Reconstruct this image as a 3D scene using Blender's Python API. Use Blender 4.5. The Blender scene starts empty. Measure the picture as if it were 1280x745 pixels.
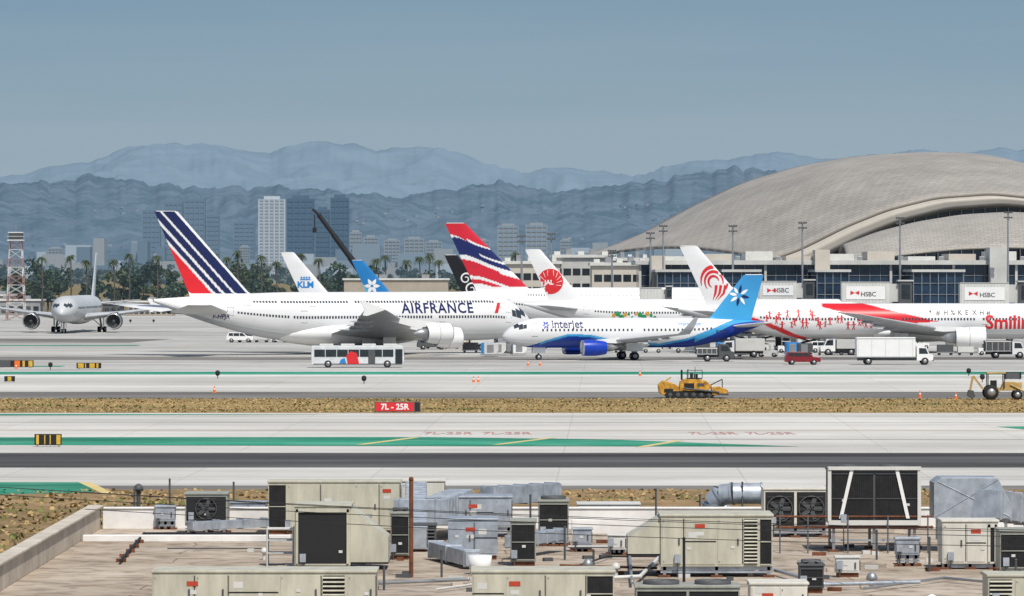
import bpy, bmesh, math, random
import numpy as np
from mathutils import Vector, Matrix, noise
from mathutils.bvhtree import BVHTree
random.seed(7); rng=np.random.default_rng(7)
F=6000.;H=12.6;HY=340.
def wx(px,d): return (px-640)*d/F
def wz(py,d): return H-(py-HY)*d/F
def gd(py): return H*F/(py-HY)
SC=bpy.context.scene
def link(o): SC.collection.objects.link(o); return o
# ------------------------------------------------------------ materials
MC={}
def mat(name,col,rough=.6,metal=0.,var=.1,scale=1.,stretch=(1,1,1),spec=.3,col2=None,emit=0.,detail=5,bump=0.,lo=.33,hi=.67):
    if name in MC: return MC[name]
    m=bpy.data.materials.new(name); m.use_nodes=True; nt=m.node_tree; N=nt.nodes; K=nt.links
    b=N['Principled BSDF']; b.inputs['Roughness'].default_value=rough; b.inputs['Metallic'].default_value=metal
    b.inputs['Specular IOR Level'].default_value=spec
    tc=N.new('ShaderNodeTexCoord'); mp=N.new('ShaderNodeMapping'); mp.inputs['Scale'].default_value=stretch
    no=N.new('ShaderNodeTexNoise'); no.inputs['Scale'].default_value=scale; no.inputs['Detail'].default_value=detail; no.inputs['Roughness'].default_value=.65
    cr=N.new('ShaderNodeValToRGB')
    a=[max(0,c*(1-var)) for c in col]; c2=col2 if col2 else [min(1,c*(1+var)) for c in col]
    cr.color_ramp.elements[0].position=lo; cr.color_ramp.elements[1].position=hi
    cr.color_ramp.elements[0].color=(*a,1); cr.color_ramp.elements[1].color=(*c2,1)
    K.new(tc.outputs['Object'],mp.inputs[0]); K.new(mp.outputs[0],no.inputs['Vector']); K.new(no.outputs['Fac'],cr.inputs[0]); K.new(cr.outputs[0],b.inputs['Base Color'])
    if emit>0:
        K.new(cr.outputs[0],b.inputs['Emission Color']); b.inputs['Emission Strength'].default_value=emit
    if bump>0:
        bp=N.new('ShaderNodeBump'); bp.inputs['Strength'].default_value=bump; bp.inputs['Distance'].default_value=.05
        K.new(no.outputs['Fac'],bp.inputs['Height']); K.new(bp.outputs[0],b.inputs['Normal'])
    MC[name]=m; return m
def attrmat(name,rough=.35,spec=.4,dirt=.06,scale=.6,haze=None,stretch=(1,1,1)):
    if name in MC: return MC[name]
    m=bpy.data.materials.new(name); m.use_nodes=True; nt=m.node_tree; N=nt.nodes; K=nt.links
    b=N['Principled BSDF']; b.inputs['Roughness'].default_value=rough; b.inputs['Specular IOR Level'].default_value=spec
    at=N.new('ShaderNodeAttribute'); at.attribute_name='Col'
    tc=N.new('ShaderNodeTexCoord'); mp=N.new('ShaderNodeMapping'); mp.inputs['Scale'].default_value=stretch
    no=N.new('ShaderNodeTexNoise'); no.inputs['Scale'].default_value=scale; no.inputs['Detail'].default_value=6
    mr=N.new('ShaderNodeMapRange'); mr.inputs['From Min'].default_value=.3; mr.inputs['From Max'].default_value=.7
    mr.inputs['To Min'].default_value=1-dirt*2; mr.inputs['To Max'].default_value=1.
    mx=N.new('ShaderNodeVectorMath'); mx.operation='SCALE'
    K.new(tc.outputs['Object'],mp.inputs[0]); K.new(mp.outputs[0],no.inputs['Vector']); K.new(no.outputs['Fac'],mr.inputs['Value'])
    K.new(at.outputs['Color'],mx.inputs[0]); K.new(mr.outputs[0],mx.inputs['Scale']); K.new(mx.outputs[0],b.inputs['Base Color'])
    if haze:
        b.inputs['Emission Color'].default_value=(*haze,1); b.inputs['Emission Strength'].default_value=1
    MC[name]=m; return m
WHITE=mat('white_paint',(.78,.78,.77),.35,var=.04,scale=.7)
OFFW=mat('offwhite_paint',(.6,.6,.57),.5,var=.08,scale=.8)
DARK=mat('dark_rubber',(.02,.02,.022),.7)
GLASS=mat('dark_glass',(.02,.028,.035),.12,spec=.6,var=.3)
STEEL=mat('steel',(.35,.36,.37),.45,.6)
CHROME=mat('polished_metal',(.6,.61,.62),.25,.9)
GREY=mat('wing_grey',(.42,.44,.46),.45,var=.12,scale=.5)
DGREY=mat('dark_grey',(.08,.085,.09),.6)
RED=mat('red_paint',(.62,.03,.035),.4,var=.06)
NAVY=mat('navy_paint',(.012,.02,.10),.4,var=.06)
KBLUE=mat('blue_paint',(.02,.22,.55),.4,var=.06)
ROYAL=mat('royal_blue_paint',(.01,.05,.42),.35,var=.06)
YEL=mat('yellow_machine_paint',(.52,.27,.04),.6,var=.5,scale=2.5)
ORANGE=mat('orange_paint',(.75,.16,.02),.5)
GREENP=mat('green_paint',(.02,.25,.10),.5)
BARK=mat('bark',(.085,.08,.075),.9)
# ------------------------------------------------------------ mesh builder
class MB:
    def __init__(s): s.v=[];s.f=[];s.m=[];s.mats=[];s.sm=[]
    def mi(s,m):
        if m not in s.mats: s.mats.append(m)
        return s.mats.index(m)
    def add(s,vs,fs,m,smooth=False):
        o=len(s.v); s.v.extend([tuple(v) for v in vs]); i=s.mi(m)
        for f in fs: s.f.append(tuple(o+k for k in f)); s.m.append(i); s.sm.append(smooth)
    def box(s,c,sz,m,rz=0,M=None):
        x,y,z=[q/2 for q in sz]; vs=[]
        for a in(-x,x):
            for b in(-y,y):
                for d in(-z,z):
                    p=Vector((a,b,d))
                    if M is not None: p=M@p
                    elif rz: p=Matrix.Rotation(rz,3,'Z')@p
                    vs.append((p[0]+c[0],p[1]+c[1],p[2]+c[2]))
        s.add(vs,[(0,1,3,2),(4,6,7,5),(0,4,5,1),(2,3,7,6),(0,2,6,4),(1,5,7,3)],m)
    def b2(s,x0,x1,y0,y1,z0,z1,m): s.box(((x0+x1)/2,(y0+y1)/2,(z0+z1)/2),(abs(x1-x0),abs(y1-y0),abs(z1-z0)),m)
    def rev(s,p,ax,prof,m,n=20,cap0=False,cap1=False,smooth=True):
        ax=Vector(ax).normalized(); u=ax.orthogonal().normalized(); w=ax.cross(u); p=Vector(p); vs=[]
        for t,r in prof:
            for k in range(n):
                a=2*math.pi*k/n; vs.append(p+ax*t+(u*math.cos(a)+w*math.sin(a))*r)
        fs=[(i*n+k,i*n+(k+1)%n,(i+1)*n+(k+1)%n,(i+1)*n+k) for i in range(len(prof)-1) for k in range(n)]
        s.add(vs,fs,m,smooth)
        if cap0: s.add([vs[k] for k in range(n)],[tuple(range(n))[::-1]],m)
        if cap1: s.add([vs[(len(prof)-1)*n+k] for k in range(n)],[tuple(range(n))],m)
    def cyl(s,p0,p1,r0,m,r1=None,n=10,caps=True):
        d=Vector(p1)-Vector(p0); r1=r0 if r1 is None else r1
        s.rev(p0,d,[(0,r0),(d.length,r1)],m,n,caps,caps)
    def wheel(s,c,r,w,side=1,n=18):
        c=Vector(c); s.rev(c-Vector((0,w/2,0)),(0,1,0),[(0,r*.6),(0,r*.92),(w*.15,r),(w*.85,r),(w,r*.92),(w,r*.6)],DARK,n)
        s.rev(c-Vector((0,w*.46,0)),(0,1,0),[(0,.01),(0,r*.6),(w*.92,r*.6),(w*.92,.01)],STEEL,n)
    def extr(s,poly,y0,y1,m,smooth=False):
        n=len(poly); vs=[(x,y0,z) for x,z in poly]+[(x,y1,z) for x,z in poly]
        s.add(vs,[tuple(range(n)),tuple(range(2*n-1,n-1,-1))]+[(i,n+i,n+(i+1)%n,(i+1)%n) for i in range(n)],m)
    def obj(s,name,parent=None,bevel=0,fix=True):
        me=bpy.data.meshes.new(name); me.from_pydata(s.v,[],s.f)
        for m in s.mats: me.materials.append(m)
        me.polygons.foreach_set('material_index',s.m); me.polygons.foreach_set('use_smooth',s.sm); me.update()
        if fix:
            bm=bmesh.new(); bm.from_mesh(me); bmesh.ops.recalc_face_normals(bm,faces=bm.faces); bm.to_mesh(me); bm.free()
        o=link(bpy.data.objects.new(name,me))
        if parent: o.parent=parent
        if bevel:
            md=o.modifiers.new('bev','BEVEL'); md.width=bevel; md.segments=2; md.limit_method='ANGLE'; md.harden_normals=False
        return o
def empty(name,loc=(0,0,0),rz=0,sc=1):
    e=link(bpy.data.objects.new(name,None)); e.location=loc; e.rotation_euler=(0,0,rz); e.scale=(sc,sc,sc); e.empty_display_size=.5; return e
def gridmesh(name,V,nu,nv,cols,m,parent=None,closed=False,smooth=True):
    idx=np.arange(nu*nv).reshape(nu,nv)
    if closed: idx=np.hstack([idx,idx[:,:1]])
    q=np.stack([idx[:-1,:-1],idx[:-1,1:],idx[1:,1:],idx[1:,:-1]],-1).reshape(-1,4)
    return rawmesh(name,V,q,cols,m,parent,smooth)
def rawmesh(name,V,q,cols,m,parent=None,smooth=False):
    me=bpy.data.meshes.new(name); k=q.shape[1]
    me.vertices.add(len(V)); me.vertices.foreach_set('co',np.asarray(V,dtype=np.float32).ravel())
    me.loops.add(q.size); me.loops.foreach_set('vertex_index',q.ravel().astype(np.int32))
    me.polygons.add(len(q)); me.polygons.foreach_set('loop_start',np.arange(0,q.size,k,dtype=np.int32))
    try: me.polygons.foreach_set('loop_total',np.full(len(q),k,dtype=np.int32))
    except Exception: pass
    me.update(calc_edges=True); me.validate()
    me.polygons.foreach_set('use_smooth',[smooth]*len(me.polygons))
    if cols is not None:
        at=me.color_attributes.new('Col','FLOAT_COLOR','POINT')
        c=np.ones((len(V),4),dtype=np.float32); c[:,:3]=cols; at.data.foreach_set('color',c.ravel())
    me.materials.append(m)
    o=link(bpy.data.objects.new(name,me))
    if parent: o.parent=parent
    return o
# ------------------------------------------------------------ text
def text2d(body,size,bold=0.,shear=0.,space=1.):
    cu=bpy.data.curves.new('t','FONT'); cu.body=body; cu.size=size; cu.offset=bold; cu.shear=shear; cu.space_character=space; cu.resolution_u=3
    o=bpy.data.objects.new('t',cu); link(o); bpy.context.view_layer.update()
    me=bpy.data.meshes.new_from_object(o.evaluated_get(bpy.context.evaluated_depsgraph_get()))
    vs=[(v.co.x,v.co.y) for v in me.vertices]; fs=[tuple(p.vertices) for p in me.polygons]
    bpy.data.objects.remove(o); bpy.data.curves.remove(cu); bpy.data.meshes.remove(me)
    return vs,fs
def flat_text(mb,body,size,org,m,bold=0.,u=(1,0,0),v=(0,0,1)):
    vs,fs=text2d(body,size,bold); org=Vector(org);u=Vector(u);v=Vector(v)
    mb.add([org+u*a+v*b for a,b in vs],fs,m)
def stroke(pts,ws):
    vs=[];fs=[]
    for i,(x,y) in enumerate(pts):
        a=pts[max(0,i-1)];b=pts[min(len(pts)-1,i+1)]; dx,dy=b[0]-a[0],b[1]-a[1]; l=math.hypot(dx,dy) or 1
        w=(ws[i] if hasattr(ws,'__len__') else ws)/2; vs+=[(x-dy/l*w,y+dx/l*w),(x+dy/l*w,y-dx/l*w)]
    for i in range(len(pts)-1): fs.append((2*i,2*i+1,2*i+3,2*i+2))
    return vs,fs
def disc(cx,cy,rx,ry=None,n=28):
    ry=ry or rx
    return [(cx,cy)]+[(cx+rx*math.cos(2*math.pi*k/n),cy+ry*math.sin(2*math.pi*k/n)) for k in range(n)],[(0,1+k,1+(k+1)%n) for k in range(n)]
def petal(cx,cy,ang,l,w,r0=.12):
    pts=[];n=8
    for k in range(n+1): t=k/n; pts.append((r0*l+t*l*(1-r0),w/2*math.sin(math.pi*t**.8)))
    pts=pts+[(a,-b) for a,b in pts[::-1][1:-1]]
    c,s=math.cos(ang),math.sin(ang); vs=[(cx+a*c-b*s,cy+a*s+b*c) for a,b in pts]
    return vs,[tuple(range(len(vs)))]
def xf(sh,dx,dz,s=1,flip=1): return [(dx+flip*a*s,dz+b*s) for a,b in sh[0]],sh[1]
def decal(name,shapes,side,bvh,parent,off=.03,cell=.5):
    mb=MB()
    for (vs,fs),m,lay in shapes:
        bm=bmesh.new(); bv=[bm.verts.new((a,0,b)) for a,b in vs]
        for f in fs:
            try: bm.faces.new([bv[i] for i in f])
            except ValueError: pass
        xs=[a for a,b in vs]; zs=[b for a,b in vs]
        for lo,hi,no in((min(xs),max(xs),(1,0,0)),(min(zs),max(zs),(0,0,1))):
            c=lo+cell
            while c<hi:
                bmesh.ops.bisect_plane(bm,geom=bm.verts[:]+bm.edges[:]+bm.faces[:],plane_co=(c*no[0],0,c*no[2]),plane_no=no); c+=cell
        bm.verts.ensure_lookup_table(); bad=[]
        for v in bm.verts:
            h=bvh.ray_cast(Vector((v.co.x,side*60,v.co.z)),Vector((0,-side,0)))
            if h[0] is None: bad.append(v)
            else: v.co.y=h[0].y+side*(off+lay*.02)
        bmesh.ops.delete(bm,geom=bad,context='VERTS')
        bm.verts.index_update()
        mb.add([v.co[:] for v in bm.verts],[[v.index for v in f.verts] for f in bm.faces],m); bm.free()
    return mb.obj(name,parent,fix=False)
# ------------------------------------------------------------ aircraft
def lift(secs,n,dens=1,ax='h',sides=(1,-1)):
    S=np.array(secs,float); t=np.linspace(0,len(S)-1,(len(S)-1)*dens+1); P=np.stack([np.interp(t,range(len(S)),S[:,k]) for k in range(5)],1)
    th=np.linspace(0,math.pi,n); xc=(1-np.cos(th))/2
    yt=5*(.2969*np.sqrt(xc)-.126*xc-.3516*xc**2+.2843*xc**3-.1015*xc**4)
    xo=np.concatenate([xc,xc[::-1][1:-1]]); yo=np.concatenate([yt,-yt[::-1][1:-1]])
    out=[]
    for sd in sides:
        V=[]
        for sp,a,c,z,tk in P:
            if ax=='h': V.append(np.stack([-(a+xo*c),np.full_like(xo,sd*sp),z+yo*c*tk+0*xo],1))
            else: V.append(np.stack([-(a+xo*c),yo*c*tk,np.full_like(xo,sp)],1))
        out.append((np.concatenate(V),len(P),len(xo)))
    return out
def addgrid(mb,V,nu,nv,m):
    fs=[(i*nv+k,i*nv+(k+1)%nv,(i+1)*nv+(k+1)%nv,(i+1)*nv+k) for i in range(nu-1) for k in range(nv)]
    fs.append(tuple((nu-1)*nv+k for k in range(nv)))
    mb.add(V.tolist(),fs,m,True)
SPEC={
'a380':dict(L=72.7,D=8.4,W=7.14,zc=6.4,ln=11,lt=27,drop=.38,dense=.3,win=[(.60,9,55),(-.02,7,58)],ww=.34,wh=.46,
  fin=[(9.4,52.5,13.3,0,.1),(10.6,55.0,11.2,0,.1),(24.1,68.2,4.3,0,.09)],
  stab=[(1.5,59.5,11,7.3,.1),(15.2,69.5,4.2,8.6,.09)],
  wing=[(2.6,22.5,18.5,3.4,.13),(14.5,31.5,11.5,4.9,.12),(39.6,50.2,3.8,7.9,.09)],
  eng=[(14.9,22.5,5.8,1.8,2.9),(25.7,30.5,5.8,1.8,3.8)],gear=[(3.2,34,.7),(6.2,31.5,.7)],ng=6,tipw=1.2,bf=(.60,.29,12)),
'b777':dict(L=73.9,D=6.2,W=6.2,zc=5.45,ln=8.5,lt=21,drop=.3,dense=.3,win=[(.12,8,60)],ww=.3,wh=.42,
  fin=[(7.4,60.2,8.6,0,.1),(8.4,62.0,7.0,0,.1),(18.5,70.6,3.1,0,.09)],
  stab=[(1.2,62.5,6.6,6.5,.1),(10.7,69.3,2.6,7.3,.09)],
  wing=[(2.2,23.5,13.5,3.6,.13),(10,30,8.6,4.4,.12),(29.5,44.5,2.6,6.9,.09),(32.3,48.2,.5,7.3,.08)],
  eng=[(9.6,21.2,6.6,1.95,2.65)],gear=[(5.4,35.5,.66)],ng=5.9,tipw=0,bf=(.56,.25,7)),
'a320':dict(L=37.6,D=4.14,W=3.95,zc=3.75,ln=5.4,lt=12,drop=.25,dense=.12,win=[(.2,5.2,29.5)],ww=.24,wh=.34,
  fin=[(5.2,28.2,7.2,0,.1),(5.9,29.6,6.0,0,.1),(11.76,34.4,2.9,0,.09)],
  stab=[(.6,32.3,3.9,4.6,.1),(6.2,35.6,1.6,5.2,.09)],
  wing=[(1.5,11.6,7.2,2.35,.13),(6.4,15,4.3,2.85,.12),(16.6,20.8,1.7,3.75,.1),(17.1,21.6,1.3,4.5,.09),(17.5,22.9,.6,6.0,.08)],
  eng=[(5.75,9.9,4.3,1.12,1.75)],gear=[(3.8,17.8,.56)],ng=5.1,tipw=0,bf=(.56,.25,5))}
def airliner(kind,nose,rz,sc,pf,pfin,decals=None,engm=WHITE,sides=(-1,),detail=True,stabm=None,name='passenger_airliner'):
    S=SPEC[kind]; L,D,W,zc=S['L'],S['D'],S['W'],S['zc']
    E=empty(name,(nose[0],nose[1],0),rz,sc)
    def prof(a):
        a=np.asarray(a,float); t=np.clip(a/S['ln'],0,1); k=np.power(np.clip(1-(1-t)**1.9,0,1),.58)
        zo=-S['drop']*D/2*(1-t)**2.2
        u=np.clip((a-(L-S['lt']))/S['lt'],0,1); k2=1-u**1.55*.94
        return k*k2*D/2,k*k2*W/2,zo+(D/2)*(1-k2)*.72
    a=np.concatenate([np.linspace(0,1,14)**2*S['ln']*.5,np.arange(S['ln']*.5+.2,L,S['dense'] if detail else .8),[L]])
    m=128 if detail else 48; th=np.linspace(0,2*math.pi,m,endpoint=False)
    rz_,ry_,zo_=prof(a); rz_=np.maximum(rz_,.02); ry_=np.maximum(ry_,.02)
    A,T=np.meshgrid(a,th,indexing='ij')
    V=np.stack([-A,ry_[:,None]*np.cos(T),zc+zo_[:,None]+rz_[:,None]*np.sin(T)],-1).reshape(-1,3)
    cols=pf(A.ravel(),np.sin(T).ravel(),V[:,2])
    pm=attrmat('livery_paint',.32,.45,.06,.35,stretch=(.3,1,1))
    fo=gridmesh('fuselage',V,len(a),m,cols,pm,E,True)
    (FV,nu,nv),=lift(S['fin'],96,60,'v',(1,))
    fin=gridmesh('tail_fin',FV,nu,nv,pfin(-FV[:,0],FV[:,2]),pm,E,True)
    mb=MB(); sz=S['fin'][-1]; mb.b2(-(sz[1]+sz[2]*.93),-(sz[1]+sz[2]*.08),-.12,.12,sz[0]-.02,sz[0]+.1,WHITE)
    mb.obj('fin_cap',E,.04)
    mb=MB()
    for g in lift(S['wing'],14,4): addgrid(mb,*g,GREY)
    for sd in(1,-1):
        w=S['wing']; y0,y1=w[0][0],w[-1][0]
        for q in(.28,.45,.62):
            y=y0+(y1-y0)*q; sp=[s_[0] for s_ in w]; le=np.interp(y,sp,[s_[1] for s_ in w]); ch=np.interp(y,sp,[s_[2] for s_ in w]); z=np.interp(y,sp,[s_[3] for s_ in w])
            ln=ch*.55; mb.rev((-(le+ch*.62),sd*y,z-.25*D/6),(-1,0,0),[(0,.03),(ln*.2,.28*D/6),(ln*.6,.25*D/6),(ln,.03)],GREY,10)
    if S['tipw']:
        for sd in(1,-1):
            s_=S['wing'][-1]; mb.extr([(-s_[1],s_[3]),(-(s_[1]+3.4),s_[3]-1),(-(s_[1]+4.2),s_[3]-.9),(-(s_[1]+s_[2]),s_[3]),(-(s_[1]+4.6),s_[3]+1.4),(-(s_[1]+3.9),s_[3]+1.4)],sd*s_[0]-.06,sd*s_[0]+.06,WHITE)
    mb.obj('wings',E)
    mb=MB()
    for g in lift(S['stab'],12,3): addgrid(mb,*g,stabm or GREY)
    mb.obj('horizontal_stabiliser',E)
    mb=MB(); w0=S['wing'][0]; c=w0[2]; bw,bh,bl=S['bf']
    nf=20; VV=[]
    for i in range(nf+1):
        t=i/nf; k=math.sin(math.pi*t)**.42 if 0<t<1 else 0.02
        for q in range(24):
            an=2*math.pi*q/24; VV.append((-(w0[1]-2+t*(c+bl)),math.cos(an)*W*bw*k,zc-D*.33+math.sin(an)*D*bh*k))
    addgrid(mb,np.array(VV),nf+1,24,WHITE); mb.obj('belly_fairing',E)
    k=0
    for(y,af,ln,R,z) in S['eng']:
        for sd in(1,-1):
            k+=1; mb=MB(); p=(-af,sd*y,z); ax=(-1,0,0)
            mb.rev(p,ax,[(ln*.2,R*.80),(.12,R*.80),(0,R*.88)],CHROME,28)
            mb.rev(p,ax,[(0,R*.88),(.06,R*.93),(.22,R*.965)],CHROME,28)
            mb.rev(p,ax,[(.22,R*.965),(ln*.2,R*1.0),(ln*.45,R*.99),(ln*.68,R*.88),(ln*.8,R*.78)],engm,28)
            mb.rev(p,ax,[(ln*.8,R*.78),(ln*.78,R*.5),(ln,R*.42),(ln*1.08,R*.3),(ln*1.2,.05)],STEEL,24)
            mb.rev(p,ax,[(ln*.2,R*.8),(ln*.21,.03)],DARK,28)
            mb.rev(p,ax,[(ln*.45,R*.995),(ln*.452,R*1.0),(ln*.46,R*.985)],DGREY,28)
            mb.rev(p,ax,[(ln*.08,.02),(ln*.12,R*.14),(ln*.19,R*.26)],DGREY,16)
            for b in range(20):
                an=2*math.pi*b/20; c1,s1=math.cos(an),math.sin(an); c2,s2=math.cos(an+.2),math.sin(an+.2)
                mb.add([(p[0]-ln*.185,p[1]+c1*R*.24,z+s1*R*.24),(p[0]-ln*.15,p[1]+c1*R*.78,z+s1*R*.78),(p[0]-ln*.19,p[1]+c2*R*.78,z+s2*R*.78),(p[0]-ln*.2,p[1]+c2*R*.26,z+s2*R*.26)],[(0,1,2,3)],DGREY)
            sp=[s_[0] for s_ in S['wing']]; le=np.interp(y,sp,[s_[1] for s_ in S['wing']]); wz_=np.interp(y,sp,[s_[3] for s_ in S['wing']])
            mb.extr([(-(af+ln*.25),z+R*.9),(-(le+.5),wz_+.35),(-(le+3.2),wz_),(-(af+ln*1.15),z+R*.55),(-(af+ln*.8),z+R*.6)],sd*y-.22,sd*y+.22,engm if engm is not ROYAL else WHITE)
            mb.obj('engine_%d'%k,E)
    mb=MB()
    for(y,ag,r) in S['gear']:
        for sd in(1,-1):
            mb.cyl((-ag,sd*y,r),(-ag,sd*y*.9,zc-D*.3),.22*D/6,STEEL); mb.cyl((-ag,sd*y,r*1.8),(-ag+1.6,sd*y*.6,zc-D*.35),.1,STEEL)
            nb=(0,) if kind=='a320' else (-1.45,0,1.45)
            mb.cyl((-ag-1.5*len(nb)/3,sd*y,r),(-ag+1.5*len(nb)/3,sd*y,r),.16,STEEL)
            for o_ in nb:
                for q in(-.5,.5): mb.wheel((-ag+o_,sd*y+q*1.15*r/.6,r),r,.42*r/.6)
            mb.b2(-ag-1.2,-ag+1.2,sd*y*.98+.45*sd,sd*y*.98+.55*sd,r*2.2,zc-D*.33,WHITE)
    ng=S['ng']; r=.4 if kind=='a320' else .56
    mb.cyl((-ng,0,r),(-ng,0,zc-D*.4),.13*D/5,STEEL); mb.cyl((-ng,0,r*2.4),(-ng-1.7,0,zc-D*.42),.07,STEEL)
    for q in(-.32,.32): mb.wheel((-ng,q*D/5,r),r,.25*D/5)
    for q in(-.5,.5): mb.b2(-ng-.9,-ng+.9,q*D/6-.03,q*D/6+.03,r*2.4,zc-D*.42,WHITE)
    mb.obj('landing_gear',E)
    mb=MB()
    def patch(a0,a1,t0,t1,side,m_,off=.02,n=3):
        vs=[]
        for i in range(n+1):
            aa=a0+(a1-a0)*i/n; r1,r2,zo=[float(q) for q in prof(aa)]
            for j in range(n+1):
                tt=t0+(t1-t0)*j/n; vs.append((-aa,side*(r2+off)*math.cos(tt),zc+zo+(r1+off)*math.sin(tt)))
        mb.add(vs,[(i*(n+1)+j,i*(n+1)+j+1,(i+1)*(n+1)+j+1,(i+1)*(n+1)+j) for i in range(n) for j in range(n)],m_,True)
    WG=mat('cabin_window',(.04,.05,.06),.2,spec=.6)
    FR=mat('door_frame_grey',(.25,.26,.28),.5)
    for side in(1,-1):
        for(zr,a0,a1) in S['win']:
            t=math.asin(zr); dt=S['wh']/D
            if detail:
                aa=a0
                while aa<a1:
                    if (aa-a0)%14<12.9: patch(aa,aa+S['ww'],t-dt,t+dt,side,WG,n=1)
                    aa+=.56 if kind!='a320' else .6
            dk=a0-1.4
            while dk<a1+2.6:
                w,h=(1.05,1.9) if kind!='a320' else(.8,1.8)
                for(b0,b1,c0,c1) in((0,w,-.5,-.46),(0,w,.56,.6),(-.04,.04,-.5,.6),(w-.04,w+.04,-.5,.6)):
                    patch(dk+b0,dk+b1,t+c0*h*2/D,t+c1*h*2/D,side,FR,.015,2)
                dk+=(a1-a0+2.4)/ (4 if kind!='a320' else 1.0)
        f=D/6
        lo,hi=(.34,.66) if kind!='a380' else (.02,.34)
        c0=1.5*f if kind!='a320' else 1.55
        if kind=='a380': c0=2.1
        patch(c0*.95,c0+.8*f,lo+.35,hi+.62,side,WG,.03)
        patch(c0+.75*f,c0+1.6*f,lo+.08,hi+.28,side,WG,.03)
        patch(c0+1.65*f,c0+2.3*f,lo+.08,hi+.1,side,WG,.03)
    mb.obj('windows_and_doors',E,fix=False)
    if decals:
        fb=BVHTree.FromPolygons([v.co[:] for v in fo.data.vertices],[tuple(p.vertices) for p in fo.data.polygons])
        nb=BVHTree.FromPolygons([v.co[:] for v in fin.data.vertices],[tuple(p.vertices) for p in fin.data.polygons])
        for side in sides:
            d=decals(side,prof)
            if d.get('fus'): decal('fuselage_markings',d['fus'],side,fb,E)
            if d.get('fin'): decal('tail_emblem',d['fin'],side,nb,E,.04)
    return E
Wc=np.array([.8,.8,.8])
def pf_white(a,zr,z):
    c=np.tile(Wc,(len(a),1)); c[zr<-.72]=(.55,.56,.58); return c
def solid(col):
    def f(a,z): return np.tile(np.array(col),(len(a),1))
    return f
def le_of(kind,z):
    f=SPEC[kind]['fin']; return np.interp(z,[q[0] for q in f],[q[1] for q in f])
def ch_of(kind,z):
    f=SPEC[kind]['fin']; return np.interp(z,[q[0] for q in f],[q[2] for q in f])
def fin_af(a,z):
    u=a-le_of('a380',z); c=np.tile(Wc,(len(a),1)); nv=(.012,.02,.09)
    for lo,hi in((.7,2.9),(3.4,4.9),(5.5,6.6)): c[(u>lo)&(u<hi)]=nv
    c[(u>7.2)&(z>10.4)]=(.7,.02,.03); c[u>11.1]=Wc; c[z<10.4]=Wc
    return c
def dec_af(side,prof):
    t=text2d('AIRFRANCE',2.45,.05,0,1.12); f=[(xf(t,-27.4,7.0,1),NAVY,0)] if side<0 else [(xf(t,-10,7.0,1,-1),NAVY,0)]
    f.append((([(-9.2,6.9),(-8.5,6.9),(-7.6,8.7),(-8.3,8.7)],[(0,1,2,3)]),RED,0))
    f.append((xf(text2d('F-HPJR',1.0,.02),-62.5,6.2,1),NAVY,0))
    return dict(fus=f)
nx0=wx(192,720)
th=math.radians(30); Lf=65.4
nose=(nx0+Lf*math.cos(th),720+Lf*math.sin(th))
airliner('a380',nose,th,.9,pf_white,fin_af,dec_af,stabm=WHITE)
def fin_ba(a,z):
    h=(z-10.4)/13.6; t=(a-le_of('a380',z))/ch_of('a380',z); v=h+.26*(1-t)**1.4-.02+.02*np.sin(t*6)
    c=np.tile(Wc,(len(a),1)); R=(.62,.02,.04); Nn=(.012,.02,.12)
    c[v>.86]=R; c[(v>.80)&(v<.88)&(t>.5)]=R; w=.08*(1-t)
    c[(v>.50)&(v<.76+w)]=Nn; c[(v>.60)&(v<.64)&(t<.45)]=Wc; c[(v>.17)&(v<.42)]=R; c[(v<.42)&(v>.38)&(t<.3)]=Wc
    c[(v<.12)&(v>.05)&(t>.25)]=R; c[h<.02]=Wc
    return c
d=920; th=math.radians(6); tx=wx(556,d)
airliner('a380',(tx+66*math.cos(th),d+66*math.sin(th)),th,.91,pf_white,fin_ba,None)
def dec_jal(side,prof):
    cx,cz=-68.6,12.1; f=[(disc(cx,cz,2.55),RED,0)]
    for sg in(1,-1):
        for k in range(5):
            an=math.pi/2-sg*(.5+k*.42); f.append((stroke([(cx+math.cos(an)*1.3,cz+math.sin(an)*1.3),(cx+math.cos(an+.25*sg)*2.3,cz+math.sin(an+.25*sg)*2.3)],[.05,.13]),WHITE,1))
    f.append((xf(text2d('JAL',1.25,.06),cx-1.2,cz-.6),WHITE,1))
    g=[(xf(text2d('JAPAN AIRLINES',1.3,.03),-20,5.6),DGREY,0)]
    for k in range(12): g.append((disc(-56+k*.75,5.3+.4*math.sin(k*2.2),.4+.15*math.sin(k)),GREENP if k%3 else YEL,0))
    return dict(fin=f,fus=g)
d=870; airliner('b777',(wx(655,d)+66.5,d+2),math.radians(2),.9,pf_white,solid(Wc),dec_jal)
def pf_ac(a,zr,z):
    c=pf_white(a,zr,z); R=(.68,.02,.03)
    cen=np.interp(a,[50,54,59,64,68],[-1.1,-.8,-.25,.25,.6]); w=np.interp(a,[50,56,64,68],[.02,.16,.10,.02])
    c[(np.abs(zr-cen)<w)&(a>50)&(a<68)]=R
    lo=np.interp(a,[29,36,42,49],[-.02,-.18,.2,.8]); hi=np.interp(a,[29,37,43,49],[.0,.6,1.1,1.1]); c[(zr>lo)&(zr<hi)&(a>29)&(a<49)]=R
    return c
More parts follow.
